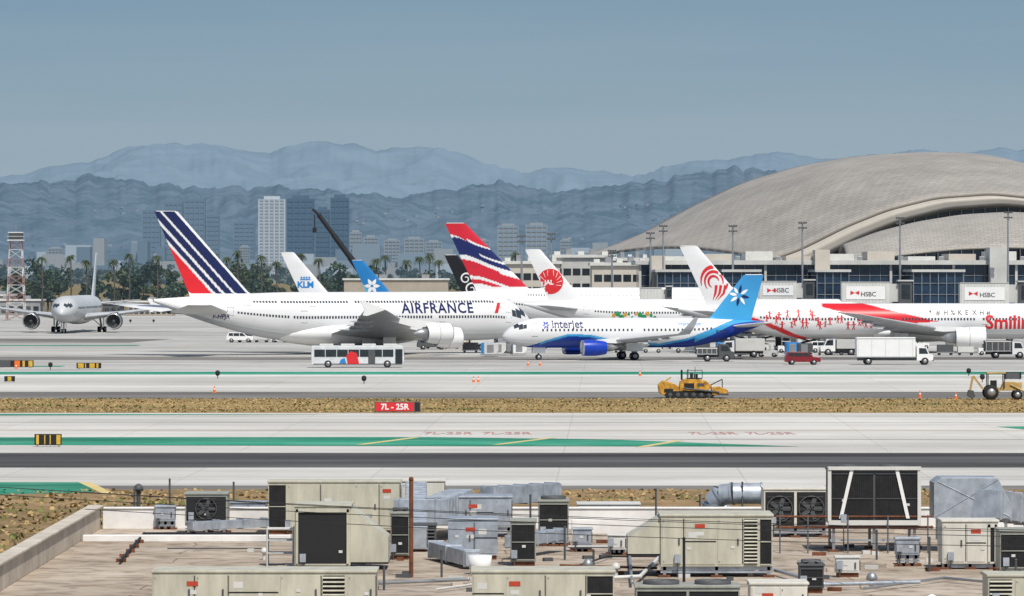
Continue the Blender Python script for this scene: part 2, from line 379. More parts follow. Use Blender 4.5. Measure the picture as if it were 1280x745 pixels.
def dec_ac(side,prof):
    cx,cz=-68.1,12.3; f=[]
    for k,(r,st,en,w) in enumerate(((2.5,-.5,3.4,.7),(1.7,-.2,3.9,.5),(.95,.2,4.4,.45))):
        pts=[];ws=[]
        for i in range(16):
            t=i/15; an=st+(en-st)*t; pts.append((cx+.3+math.cos(an)*r*(1-.15*t),cz+math.sin(an)*r*(1.05))); ws.append(w*math.sin(math.pi*(.1+.85*t)))
        f.append((stroke(pts,ws),RED,0))
    for q in(-.2,.6,1.4): f.append((stroke([(cx+2.2-q,cz-.6),(cx+1.9-q*.9,cz-2.0),(cx+.9-q*.5,cz-3.2)],[.5,.4,.05]),RED,0))
    g=[]; rr=random.Random(3)
    for k in range(28):
        x=-58.5+k*.66+rr.uniform(-.3,.3); z=4.7+rr.random()*2.4
        if x<-48 or z<6.0:
            s_=.5+.35*rr.random(); g.append((disc(x,z+.62*s_,.25*s_,n=10),RED,0)); g.append((stroke([(x,z+.35*s_),(x+rr.uniform(-.1,.1),z-.5*s_)],.36*s_),RED,0)); g.append((stroke([(x-.6*s_,z+rr.uniform(-.2,.4)),(x,z+.1),(x+.6*s_,z+rr.uniform(-.2,.4))],.12),RED,0))
            g.append((stroke([(x,z-.4*s_),(x+.3*s_,z-1.2*s_)],.14),RED,0)); g.append((stroke([(x,z-.4*s_),(x-.3*s_,z-1.2*s_)],.14),RED,0))
    g.append((xf(text2d('Smiling China',3.3,.08),-20.8,4.2),RED,0))
    for k in range(9): g.append((xf(text2d('*#H%KEXH#'[k],1.1,.02),-30.5+k*1.25,6.6),DGREY,0))
    g.append((xf(text2d('B-2035',.9,.01),-65.5,6.2),DGREY,0))
    return dict(fin=f,fus=g)
d=752; airliner('b777',(wx(848,d)+66.5,d),0,.9,pf_ac,solid(Wc),dec_ac)
def pf_ij(a,zr,z):
    c=pf_white(a,zr,z); R=(.008,.045,.33); Lb=(.05,.36,.68)
    g=np.interp(a,[0,3,6,9,12,16,22,26,30,33,36],[-1.2,-1,-.45,-.05,-.12,-.5,-.72,-.35,.25,1.0,1.3])
    c[zr<g]=Lb; c[(zr<g-.16)&(a<27)]=R; m=(a>=24)&(zr<g-.5); c[m]=R; c[(a<5)&(zr<-.5)&(zr<g)]=R
    return c
def fin_ij(a,z):
    c=np.tile(np.array((.05,.36,.68)),(len(a),1)); h=np.clip((z-6)/5.5,0,1)[:,None]; return c*(1-.35*h)+np.array((.03,.12,.4))*.35*h
def dec_ij(side,prof):
    f=[]; cx,cz=-33.7,8.9
    for k in range(8): f.append((petal(cx,cz,k*math.pi/4+.2,1.55,.42,.2),WHITE if k%2 or k==0 else NAVY,0))
    u=1 if side<0 else -1
    g=[(xf(text2d('interjet',1.5,.03),-6.6 ,4.5,1,u),NAVY,1)]
    for k in range(6): g.append((petal(-5.8,4.85,k*math.pi/3,.6,.25,.15),ROYAL,0))
    g.append((xf(text2d('interjet.com',.7,.01),-24.5,4.75,1,u),KBLUE,0)); g.append((xf(text2d('XA-JCV',.6,.01),-30,3.7,1,u),NAVY,0))
    return dict(fin=f,fus=g)
d=692; th=math.radians(192); airliner('a320',(wx(628,d-6),d-6),th,1.035,pf_ij,fin_ij,dec_ij,engm=ROYAL,sides=(1,),stabm=WHITE)
def pf_klm(a,zr,z):
    c=np.tile(Wc,(len(a),1)); c[zr>.05]=(.03,.30,.62); c[(zr>-.05)&(zr<.05)]=(.01,.03,.2); return c
def dec_klm(side,prof):
    f=[(xf(text2d('KLM',2.0,.08),-69.9,10.4),KBLUE,0)]
    for q in(-.9,-.3,.3,.9): f.append((disc(-68.0+q,12.7,.24,n=10),KBLUE,0))
    f.append((stroke([(-69.2,12.25),(-66.8,12.25)],.25),KBLUE,0)); return dict(fin=f)
d=1000; airliner('b777',(wx(350,d)+66.5,d),0,.9,pf_klm,solid(Wc),dec_klm,detail=False)
def dec_tn(side,prof): return dict(fin=[(petal(-68.2,11.6,k*math.pi/3,2.2,.95,.12),WHITE,0) for k in range(6)])
def pf_tn(a,zr,z):
    c=np.tile(Wc,(len(a),1)); c[(a>45)&(zr>.2)]=(.02,.22,.5); return c
def fin_tn(a,z):
    c=np.tile(np.array((.02,.20,.50)),(len(a),1)); u=a-le_of('b777',z); c[(u>4.6+.2*(z-8))]=(.06,.42,.7); return c
d=1060; airliner('b777',(wx(425,d)+63,d),0,.82,pf_tn,fin_tn,dec_tn,detail=False)
def dec_nz(side,prof):
    f=[]
    for(cx,cz,s_) in((-68.6,12.9,1.5),(-67.3,10.4,1.7)):
        pts=[];ws=[]
        for i in range(22):
            t=i/21; an=t*8.5; r=s_*(1-t*.8); pts.append((cx+math.cos(an)*r,cz+math.sin(an)*r)); ws.append(.42*(1-.5*t))
        f.append((stroke(pts,ws),WHITE,0))
    return dict(fin=f)
d=990; airliner('b777',(wx(556,d)+64,d+2),0,.87,pf_white,solid((.012,.012,.015)),dec_nz,detail=False)
d=1008; airliner('b777',(wx(77,d-28),d-30),math.radians(-91.5),.9,lambda a,zr,z:np.tile(np.array((.55,.57,.58)),(len(a),1)),solid((.5,.52,.55)),None,engm=mat('engine_dark_grey',(.07,.075,.085),.4))
# ------------------------------------------------------------ ground
def sheet(name,x0,x1,y0,y1,z,m):
    mb=MB(); mb.add([(x0,y0,z),(x1,y0,z),(x1,y1,z),(x0,y1,z)],[(0,1,2,3)],m); return mb.obj(name,fix=False)
def gmat(name,c1,c2,c3,scl,stretch,joints=None,rough=.9,streak=0.3):
    m=bpy.data.materials.new(name); m.use_nodes=True; nt=m.node_tree; N=nt.nodes; K=nt.links
    b=N['Principled BSDF']; b.inputs['Roughness'].default_value=rough; b.inputs['Specular IOR Level'].default_value=.15
    tc=N.new('ShaderNodeTexCoord'); mp=N.new('ShaderNodeMapping'); mp.inputs['Scale'].default_value=stretch
    no=N.new('ShaderNodeTexNoise'); no.inputs['Scale'].default_value=scl; no.inputs['Detail'].default_value=8; no.inputs['Roughness'].default_value=.7
    cr=N.new('ShaderNodeValToRGB'); e=cr.color_ramp.elements; e[0].position=.32; e[1].position=.68; e[0].color=(*c1,1); e[1].color=(*c3,1); q=e.new(.5); q.color=(*c2,1)
    K.new(tc.outputs['Object'],mp.inputs[0]); K.new(mp.outputs[0],no.inputs['Vector']); K.new(no.outputs['Fac'],cr.inputs[0]); last=cr.outputs[0]
    if streak:
        for sc_ in((.006,.12,1),(.02,.035,1)):
            mp2=N.new('ShaderNodeMapping'); mp2.inputs['Scale'].default_value=sc_; n2=N.new('ShaderNodeTexNoise'); n2.inputs['Scale'].default_value=1; n2.inputs['Detail'].default_value=6
            K.new(tc.outputs['Object'],mp2.inputs[0]); K.new(mp2.outputs[0],n2.inputs['Vector'])
            mr=N.new('ShaderNodeMapRange'); mr.inputs['From Min'].default_value=.35; mr.inputs['From Max'].default_value=.65; mr.inputs['To Min'].default_value=1-streak; mr.inputs['To Max'].default_value=1.08
            vm=N.new('ShaderNodeVectorMath'); vm.operation='SCALE'; K.new(n2.outputs['Fac'],mr.inputs['Value']); K.new(last,vm.inputs[0]); K.new(mr.outputs[0],vm.inputs['Scale']); last=vm.outputs[0]
    if joints:
        br=N.new('ShaderNodeTexBrick'); br.offset=0; br.inputs['Scale'].default_value=1; br.inputs['Brick Width'].default_value=joints; br.inputs['Row Height'].default_value=joints; br.inputs['Mortar Size'].default_value=.05
        br.inputs['Color1'].default_value=(1,1,1,1); br.inputs['Color2'].default_value=(.93,.93,.92,1); br.inputs['Mortar'].default_value=(.8,.8,.8,1); br.inputs['Bias'].default_value=0
        mr_=N.new('ShaderNodeMapping'); mr_.inputs['Rotation'].default_value=(0,0,.02); mr_.inputs['Location'].default_value=(3.1,1.7,0)
        K.new(tc.outputs['Object'],mr_.inputs[0]); K.new(mr_.outputs[0],br.inputs['Vector']); vm=N.new('ShaderNodeVectorMath'); vm.operation='MULTIPLY'; K.new(last,vm.inputs[0]); K.new(br.outputs['Color'],vm.inputs[1]); last=vm.outputs[0]
    K.new(last,b.inputs['Base Color']); return m
CON=gmat('apron_concrete',(.38,.375,.36),(.48,.475,.45),(.55,.54,.52),.08,(1,1.5,1),7.6,streak=.2)
CONL=gmat('taxiway_concrete',(.48,.465,.43),(.57,.555,.52),(.64,.625,.59),.1,(.5,1,1),11.4,streak=.13)
ASPH=gmat('runway_asphalt',(.06,.06,.062),(.10,.10,.10),(.17,.168,.163),.12,(.15,1,1),None,streak=.35)
SHO=gmat('shoulder_asphalt',(.16,.15,.14),(.22,.21,.195),(.29,.275,.255),.15,(.3,1,1),None,streak=.25)
GRS=gmat('dry_grass_ground',(.19,.15,.06),(.32,.225,.095),(.40,.29,.14),.25,(.4,1,1),None,streak=.2)
VRG=gmat('dry_verge_ground',(.12,.11,.045),(.27,.18,.09),(.36,.25,.14),.5,(1,1,1),None,streak=.15)
DRT=gmat('terrain_ground',(.09,.10,.05),(.2,.16,.09),(.3,.24,.15),.05,(1,1,1),None,streak=0)
GRN=gmat('green_marking_paint',(.02,.20,.12),(.04,.28,.18),(.14,.36,.26),.4,(.3,1,1),None,streak=.25)
WMK=gmat('white_marking_paint',(.5,.5,.48),(.68,.68,.66),(.75,.75,.73),.6,(.3,1,1),None,streak=0)
YMK=gmat('yellow_marking_paint',(.5,.42,.2),(.6,.48,.2),(.6,.52,.3),.6,(.3,1,1),None,streak=0)
RMK=gmat('red_marking_paint',(.45,.33,.3),(.45,.22,.2),(.5,.4,.37),.5,(.3,1,1),None,streak=0)
sheet('ground',-20000,20000,-300,40000,0,DRT)
sheet('apron_pavement',-500,700,504,1450,.004,CON)
sheet('taxiway_pavement',-500,700,504,592,.008,CONL)
sheet('taxiway_shoulder_pavement',-500,700,478,504,.004,SHO)
sheet('grass_strip_ground',-500,700,429,478,.004,GRS)
sheet('runway_shoulder_pavement',-500,700,283,429,.004,CONL)
sheet('runway_pavement',-500,700,309,334,.008,ASPH)
sheet('runway_edge_pavement',-500,700,278,283,.008,SHO)
sheet('verge_ground',-500,700,150,278,.008,VRG)
def strip(name,pts,w,z,m):
    vs,fs=stroke(pts,w); mb=MB(); mb.add([(a,b,z) for a,b in vs],fs,m); return mb.obj(name,fix=False)
def poly(name,pp,z,m):
    mb=MB(); mb.add([(wx(px,gd(py)),gd(py),z) for px,py in pp],[tuple(range(len(pp)))],m); return mb.obj(name,fix=False)
strip('green_taxiway_marking',[(-300,598),(300,598)],17,.012,GRN)
strip('white_line_marking',[(-300,585),(300,585)],5,.012,WMK)
strip('white_line_marking',[(-300,608.5),(300,608.5)],3,.012,WMK)
strip('asphalt_band_pavement',[(-300,700),(300,700)],26,.008,SHO)
strip('asphalt_band_pavement',[(-300,900),(-66,880)],50,.008,SHO)
strip('green_taxiway_marking',[(-300,640),(-60,641)],7,.016,GRN)
strip('green_taxiway_marking',[(-300,822),(-64,822)],10,.016,GRN)
poly('green_island_marking',[(-200,517),(430,518.5),(-200,520)],.016,GRN)
poly('green_island_marking',[(-200,547),(540,546.5),(760,549.5),(1000,558.5),(600,558),(-200,556)],.016,GRN)
poly('green_island_marking',[(-200,603),(105,603),(118,616),(-200,622)],.016,GRN)
poly('green_island_marking',[(1245,533.5),(1400,532),(1400,538),(1290,538)],.016,GRN)
for(a,b,c,dd) in((450,556,520,547),(620,556,690,547.5),(800,559,850,551),(105,603,135,617)):
    strip('yellow_line_marking',[(wx(a,gd(b)),gd(b)),(wx(c,gd(dd)),gd(dd))],.7,.02,YMK)
strip('yellow_line_marking',[(-300,383),(300,380)],.4,.016,YMK)
strip('yellow_line_marking',[(-300,548),(300,549)],.4,.016,YMK)
strip('yellow_line_marking',[(-300,690),(-40,668),(60,664),(300,664)],.4,.016,YMK)
strip('white_line_marking',[(-300,292.5),(300,292.5)],.6,.016,WMK)
strip('white_line_marking',[(-300,336.5),(300,336.5)],.8,.016,WMK)
strip('dark_seal_marking',[(-300,360),(300,361)],.5,.012,SHO); strip('dark_seal_marking',[(-300,402),(300,401)],.5,.012,SHO); strip('dark_seal_marking',[(-300,541),(300,540)],.5,.012,SHO)
for a,b in((530,665),(860,992)):
    mb=MB(); dd=gd(541)
    vs,fs=text2d('7L-25R  7L-25R',7.0,.1); w=max(v[0] for v in vs); X0,X1=wx(a,dd),wx(b,dd)
    mb.add([(X0+v[0]/w*(X1-X0),dd-4+v[1]*1.1,.02) for v in vs],fs,RMK); mb.obj('runway_hold_marking',fix=False)
for k in range(9):
    x=-260+k*61; y=800+((k*37)%90); strip('yellow_line_marking',[(x,730),(x+25,y)],.4,.016,YMK)
def quads(name,P,size,cols,m,parent=None,upright=False):
    n=len(P); A=rng.normal(size=(n,3))
    if upright: A[:,2]*=.15
    A/=np.linalg.norm(A,axis=1)[:,None]; B=rng.normal(size=(n,3))
    if upright: B[:,:2]*=1.3; B[:,2]=.6
    B-= (B*A).sum(1)[:,None]*A; B/=np.linalg.norm(B,axis=1)[:,None]
    s=np.asarray(size)[:,None]/2; V=np.stack([P-A*s-B*s*.7,P+A*s-B*s*.7,P+A*s*.7+B*s,P-A*s*.6+B*s],1).reshape(-1,3)
    q=np.arange(4*n).reshape(n,4); return rawmesh(name,V,q,np.repeat(cols,4,0),m,parent)
FOL=attrmat('foliage',.8,.15,.12,.5)
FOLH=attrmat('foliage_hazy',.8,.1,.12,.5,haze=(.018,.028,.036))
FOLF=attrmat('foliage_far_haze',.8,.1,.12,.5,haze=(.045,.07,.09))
def tufts(name,x0,x1,y0,y1,n,h,thr=.3,freq=.06):
    X=rng.uniform(x0,x1,n); Y=rng.uniform(y0,y1,n); g=np.array([noise.noise((x*freq,y*freq*2,0)) for x,y in zip(X,Y)])
    hh=h*(.5+rng.random(n))*(1+.5*np.clip(g,0,1)); P=np.stack([X,Y,hh*.25],1)
    c=np.where((g+rng.normal(0,.14,n)>thr)[:,None],np.array((.17,.18,.06)),np.array((.46,.33,.15)))*(.8+.35*rng.random((n,1)))
    quads(name,P,hh,c,FOL,upright=True)
tufts('dry_grass',-60,60,430,477,11000,.15,.28)
tufts('dry_grass',-40,40,262,277,2000,.16)
tufts('verge_grass',-32,-14,165,262,4500,.18,.05,.12)
# ------------------------------------------------------------ hills
def hills(name,pts,d0,d1,cols,emit,amp,seed,fx,extent=(-300,1600),nx=700,ny=40,msc=.004,jit=8):
    px=np.linspace(extent[0],extent[1],nx); top=np.interp(px,[p[0] for p in pts],[p[1] for p in pts])
    zt=H+(HY-top)*d1/F; V=np.zeros((ny,nx,3))
    for i in range(nx): zt[i]+=jit*noise.fractal((px[i]*.05,seed,0),.8,2.1,5)
    for j in range(ny):
        t=j/(ny-4); dd=d0+(d1-d0)*t; prof_=min(1,t)**.9; env=math.sin(min(1,t)*math.pi*.86+.1)
        for i in range(nx):
            X=(px[i]-640)*dd/F
            n1=noise.ridged_multi_fractal((X/fx+seed,dd/fx*.45+X/fx*.25,seed),.9,2.1,6,1.0,2.0)-1.0
            z=zt[i]*prof_*(dd/d1 if t>1 else 1)+amp*n1*env
            if t>1: z=zt[i]*(1-(t-1)*6)
            V[j,i]=(X,dd,max(z,-5))
    m=mat(name+'_vegetation_haze',cols[0],.95,var=0,scale=msc,col2=cols[1],emit=emit,spec=0,detail=12,lo=.4,hi=.6)  # aerial haze painted in: blue-grey hill colours that also emit
    gridmesh(name,V.reshape(-1,3),ny,nx,None,m)
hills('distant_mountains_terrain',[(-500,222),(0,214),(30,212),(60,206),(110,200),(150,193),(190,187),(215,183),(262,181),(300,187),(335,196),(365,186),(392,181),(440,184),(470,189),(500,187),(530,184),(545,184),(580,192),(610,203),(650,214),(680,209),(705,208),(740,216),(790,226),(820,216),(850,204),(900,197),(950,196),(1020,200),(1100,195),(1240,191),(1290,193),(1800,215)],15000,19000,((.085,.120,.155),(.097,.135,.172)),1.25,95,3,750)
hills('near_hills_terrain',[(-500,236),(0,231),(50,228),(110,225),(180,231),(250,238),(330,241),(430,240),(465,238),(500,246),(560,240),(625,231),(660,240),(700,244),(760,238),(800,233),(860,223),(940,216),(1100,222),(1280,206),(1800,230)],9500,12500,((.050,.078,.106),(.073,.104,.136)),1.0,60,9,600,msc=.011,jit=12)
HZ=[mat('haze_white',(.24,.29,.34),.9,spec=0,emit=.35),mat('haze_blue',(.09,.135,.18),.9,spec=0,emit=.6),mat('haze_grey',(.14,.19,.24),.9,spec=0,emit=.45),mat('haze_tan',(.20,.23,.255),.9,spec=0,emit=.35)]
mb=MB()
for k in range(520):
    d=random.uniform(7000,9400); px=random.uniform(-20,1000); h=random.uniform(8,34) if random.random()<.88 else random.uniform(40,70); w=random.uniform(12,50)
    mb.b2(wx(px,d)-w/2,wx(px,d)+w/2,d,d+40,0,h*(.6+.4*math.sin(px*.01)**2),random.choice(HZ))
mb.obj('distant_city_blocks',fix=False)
mb=MB()
for k in range(240):
    px=random.uniform(-20,1000); t=random.random()**1.3*.8; d=9800+2300*t; top=np.interp(px,[0,500,860,1000],[231,242,223,216]); z=(H+(HY-top)*12500/F)*min(1,(d-9500)/3000)**.9*.97+10
    s_=random.uniform(4,9); mb.box((wx(px,d),d-30,z),(s_,s_,s_*.5),HZ[random.choice((1,2,3))],random.random())
mb.obj('hillside_houses',fix=False)
def tower(px0,px1,yt,d,m,m2,bands=26,vert=6):
    X0,X1=wx(px0,d),wx(px1,d); Z=wz(yt,d); E=empty('highrise_building',((X0+X1)/2,d,0)); w=X1-X0; mb=MB(); mb.b2(-w/2,w/2,0,w*.8,0,Z,m); mb.obj('tower_walls',E)
    mb=MB()
    for k in range(bands): z=Z*(k+.4)/bands; mb.b2(-w*.46,w*.46,-1.2,-.2,z,z+Z/bands*.5,m2)
    mb.obj('window_bands',E,fix=False); mb=MB()
    for k in range(vert+1): x=-w/2+w*.02+w*.96*k/vert; mb.b2(x-w*.02,x+w*.02,-2.2,-.1,0,Z*.99,m)
    mb.b2(-w*.3,w*.3,w*.1,w*.6,Z,Z*1.04,m); mb.obj('piers_and_penthouse',E,fix=False)
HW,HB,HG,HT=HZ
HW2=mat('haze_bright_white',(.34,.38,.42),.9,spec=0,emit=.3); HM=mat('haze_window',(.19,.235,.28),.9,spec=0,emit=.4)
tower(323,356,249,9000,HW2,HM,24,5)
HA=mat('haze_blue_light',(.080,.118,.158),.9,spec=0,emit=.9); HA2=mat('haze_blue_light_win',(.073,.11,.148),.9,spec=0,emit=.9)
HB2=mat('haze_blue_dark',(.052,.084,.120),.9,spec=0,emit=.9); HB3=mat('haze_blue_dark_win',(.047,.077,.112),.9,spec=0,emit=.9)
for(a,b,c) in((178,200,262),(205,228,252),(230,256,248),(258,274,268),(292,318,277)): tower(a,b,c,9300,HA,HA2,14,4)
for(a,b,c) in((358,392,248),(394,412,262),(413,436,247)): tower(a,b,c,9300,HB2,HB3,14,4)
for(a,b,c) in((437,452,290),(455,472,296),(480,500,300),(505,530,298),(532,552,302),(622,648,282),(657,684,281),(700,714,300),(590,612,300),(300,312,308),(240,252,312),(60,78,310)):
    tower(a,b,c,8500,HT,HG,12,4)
# ------------------------------------------------------------ trees
def treemass(name,x0,x1,y0,y1,n,hmin,hmax,col,ls,nq=55,trunks=True,fm=None):
    E=empty(name); P=[];C=[];S_=[];mb=MB()
    for k in range(n):
        x=random.uniform(x0,x1); y=random.uniform(y0,y1); h=hmin+(hmax-hmin)*random.random()**1.5*(.55+.45*math.sin(x*.09)**2); cw=h*random.uniform(.25,.5); base=np.array(col)*random.uniform(.55,1.5)
        if random.random()<.3: base=base*np.array((1.3,1.05,.9))
        if trunks:
            mb.cyl((x,y,0),(x,y,h*.6),.3,BARK,.12,6,False)
            for q in range(3):
                an=random.random()*6.28; mb.cyl((x,y,h*.4),(x+math.cos(an)*cw*.6,y+math.sin(an)*cw*.6,h*.7),.13,BARK,.04,5,False)
        for b in range(random.randint(6,11)):
            an=random.random()*6.28; r=cw*random.uniform(0,.9); bz=h*random.uniform(.38,.95); br=cw*random.uniform(.22,.45)
            c=np.array((x+math.cos(an)*r,y+math.sin(an)*r,bz)); u=rng.normal(size=(nq,3)); u/=np.linalg.norm(u,axis=1)[:,None]
            p=c+u*br*(rng.random((nq,1))**.4)*np.array((1,1,.75)); P.append(p)
            C.append(base*(.65+.7*rng.random((nq,1)))*random.uniform(.75,1.25)); S_.append(ls*(.6+.8*rng.random(nq)))
    quads('foliage_clumps',np.concatenate(P),np.concatenate(S_),np.concatenate(C),fm or FOL,E)
    if trunks: mb.obj('trunks_and_limbs',E,fix=False)
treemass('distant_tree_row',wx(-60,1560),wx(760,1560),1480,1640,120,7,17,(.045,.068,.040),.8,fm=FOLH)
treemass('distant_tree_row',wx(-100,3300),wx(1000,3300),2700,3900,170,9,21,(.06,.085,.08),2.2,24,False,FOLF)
def palm(x,y,h):
    E=empty('palm_tree',(x,y,0)); mb=MB(); mb.cyl((0,0,0),(.3,0,h*.5),.28,BARK,.22,7,False); mb.cyl((.3,0,h*.5),(.1,0,h),.22,BARK,.17,7,False); mb.obj('trunk',E)
    P=MB(); g=mat('palm_frond',(.05,.07,.045),.7,var=.4,scale=1.5,emit=.25)  # fronds emit their own colour a little, standing in for distance haze
    for k in range(36):
        an=random.random()*6.28; up=random.uniform(-.7,1.1); L_=random.uniform(1.4,2.2); pts=[]
        for i in range(6):
            t=i/5; pts.append(Vector((.1+math.cos(an)*L_*t*math.cos(up*.7),math.sin(an)*L_*t*math.cos(up*.7),h+L_*(up*.8*t-.9*t*t))))
        for i in range(5):
            w=.5*(1-i/6); s_=Vector((-math.sin(an),math.cos(an),0))*w*.5; dn=Vector((0,0,-.22*w*2))
            P.add([pts[i],pts[i+1],pts[i+1]+s_+dn,pts[i]+s_+dn],[(0,1,2,3)],g); P.add([pts[i],pts[i+1],pts[i+1]-s_+dn,pts[i]-s_+dn],[(0,1,2,3)],g)
    P.obj('fronds',E,fix=False)
for px,yt in((52,320),(88,318),(107,324),(142,323),(161,316),(196,318),(268,316),(283,320),(296,312),(326,318),(345,326),(376,316),(398,322),(470,322),(481,318),(508,324),(524,320),(536,316),(548,324),(644,314),(668,324)):
    d=random.uniform(1350,1460); palm(wx(px,d),d,wz(yt,d)-.5)
# ------------------------------------------------------------ left background structures
def lowbuilding(px0,px1,yt,d,wall,roofm,name='airport_service_building',dep=14,bays=6):
    X0,X1=wx(px0,d),wx(px1,d); Z=wz(yt,d); w=X1-X0; E=empty(name,((X0+X1)/2,d,0)); mb=MB(); mb.b2(-w/2,w/2,0,dep,0,Z,wall); mb.obj('walls',E)
    mb=MB(); mb.b2(-w/2-.4,w/2+.4,-.4,dep+.4,Z+.003,Z+.45,roofm)
    for k in range(int(max(1,w//9))): x=random.uniform(-w*.4,w*.4); mb.b2(x-1,x+1,dep*.3,dep*.5,Z+.45,Z+1.5,STEEL)
    mb.obj('roof',E); mb=MB()
    for k in range(bays):
        x=-w/2+w*(k+.5)/bays; mb.b2(x-w/bays*.33,x+w/bays*.33,-.06,.05,Z*.15,Z*.62,GLASS if k%3 else DGREY)
    mb.obj('doors_and_windows',E)
TAN=mat('tan_wall',(.36,.32,.26),.9,var=.1,scale=.3); LG=mat('light_grey_wall',(.5,.5,.48),.9,var=.1,scale=.3); DBL=mat('dark_wall',(.1,.11,.12),.8); MG=mat('mid_grey_wall',(.27,.28,.28),.9,var=.15,scale=.3)
for a,b,c,d,m in((-30,50,376,1400,MG),(128,150,380,1420,DBL),(160,215,378,1380,TAN),(255,330,378,1400,LG),(430,560,350,1300,TAN),(-60,14,370,1440,TAN)):
    lowbuilding(a,b,c,d,m,OFFW,bays=8)
d=1250; E=empty('lattice_tower',(wx(20,d),d,0)); mb=MB(); Zt=wz(301,d); LR=mat('tower_red',(.34,.20,.17),.6); LW=mat('tower_white',(.58,.59,.58),.6)
n=9
for k in range(n):
    z0,z1=Zt*k/n,Zt*(k+1)/n; w0,w1=2.4-.9*k/n,2.4-.9*(k+1)/n; m=LR if k%2==0 else LW
    c0=[(-w0,-w0),(w0,-w0),(w0,w0),(-w0,w0)]; c1=[(-w1,-w1),(w1,-w1),(w1,w1),(-w1,w1)]
    for q in range(4):
        a,b=c0[q],c1[q]; a2,b2_=c0[(q+1)%4],c1[(q+1)%4]
        mb.cyl((*a,z0),(*b,z1),.12,m,n=6); mb.cyl((*a,z0),(*b2_,z1),.06,m,n=5); mb.cyl((*a2,z0),(*b,z1),.06,m,n=5); mb.cyl((*b,z1),(*b2_,z1),.07,m,n=5)
mb.obj('lattice_frame',E,fix=False); mb=MB()
mb.b2(-2.1,2.1,-2.1,2.1,Zt,Zt+.3,LW); mb.b2(-1.7,1.7,-1.7,1.7,Zt+.3,Zt+2,DGREY); mb.b2(-1.9,1.9,-1.9,1.9,Zt+2,Zt+2.3,LW); mb.cyl((0,0,Zt+2.3),(0,0,Zt+4),.08,STEEL)
for q in(-2,2): mb.b2(-2.05,2.05,q-.03,q+.03,Zt+1.1,Zt+1.2,LW)
mb.obj('tower_cabin',E)
d=1080; E=empty('mobile_crane',(wx(492,d),d,0)); mb=MB(); tip=(wx(398,d)-wx(492,d),0,wz(268,d)); b0=Vector((0,0,2.6)); T=Vector(tip)
CRD=mat('crane_boom_dark',(.018,.02,.024),.6)
for k,(f0,f1,r,m) in enumerate(((0,.30,.95,YEL),(.28,.58,.80,CRD),(.56,.8,.68,CRD),(.78,1,.55,CRD))): mb.cyl(b0.lerp(T,f0),b0.lerp(T,f1),r,m,n=6)
mb.obj('telescopic_boom',E); mb=MB(); mb.cyl(T,T+Vector((-1.3,0,1.2)),.3,CRD); mb.cyl(T+Vector((-.8,0,0)),T+Vector((-.8,0,-3)),.1,DARK); mb.b2(T.x-1.3,T.x-.4,-.3,.3,T.z-4.1,T.z-3,DARK); mb.obj('hook_block',E)
mb=MB(); mb.b2(-5,6,-1.4,1.4,1.1,2.2,YEL); mb.b2(2.5,6,-1.3,1.3,2.2,3.6,DGREY); mb.b2(-4.8,-3,-1.2,1.2,2.2,3.5,GLASS)
for x in(-4,-2.4,2.4,4):
    for y in(-1.3,1.3): mb.wheel((x,y,.6),.6,.4)
mb.obj('crane_truck',E,.05)
# ------------------------------------------------------------ terminal
def loft(name,curves,m,nu=70,nv=14,parent=None,bulge=0,thick=None):
    C=[]
    for c in curves:
        c=np.array(c,float); s=np.concatenate([[0],np.cumsum(np.linalg.norm(np.diff(c,axis=0),axis=1))]); s/=s[-1]; t=np.linspace(0,1,nu)
        R=np.stack([np.interp(t,s,c[:,k]) for k in range(3)],1)
        ker=np.array([1,4,6,4,1])/16.
        for _ in range(3):
            for k in range(3):
                R[2:-2,k]=np.convolve(R[:,k],ker,'valid')
        C.append(R)
    C=np.array(C); V=np.zeros((nv,nu,3)); tt=np.linspace(0,len(C)-1,nv)
    for j,t in enumerate(tt):
        i=min(int(t),len(C)-2); f=t-i; V[j]=C[i]*(1-f)+C[i+1]*f
        V[j,:,2]+=bulge*math.sin(math.pi*j/(nv-1))
    o=gridmesh(name,V.reshape(-1,3),nv,nu,None,m,parent)
    uv=o.data.uv_layers.new(name='UVMap'); li=np.zeros(len(o.data.loops),dtype=np.int32); o.data.loops.foreach_get('vertex_index',li)
    U=np.stack([(li%nu)/(nu-1),(li//nu)/(nv-1)],1).astype(np.float32); uv.data.foreach_set('uv',U.ravel())
    if thick:
        md=o.modifiers.new('sol','SOLIDIFY'); md.thickness=thick
    return o,V
def W3(px,py,d): return (wx(px,d),d,wz(py,d))
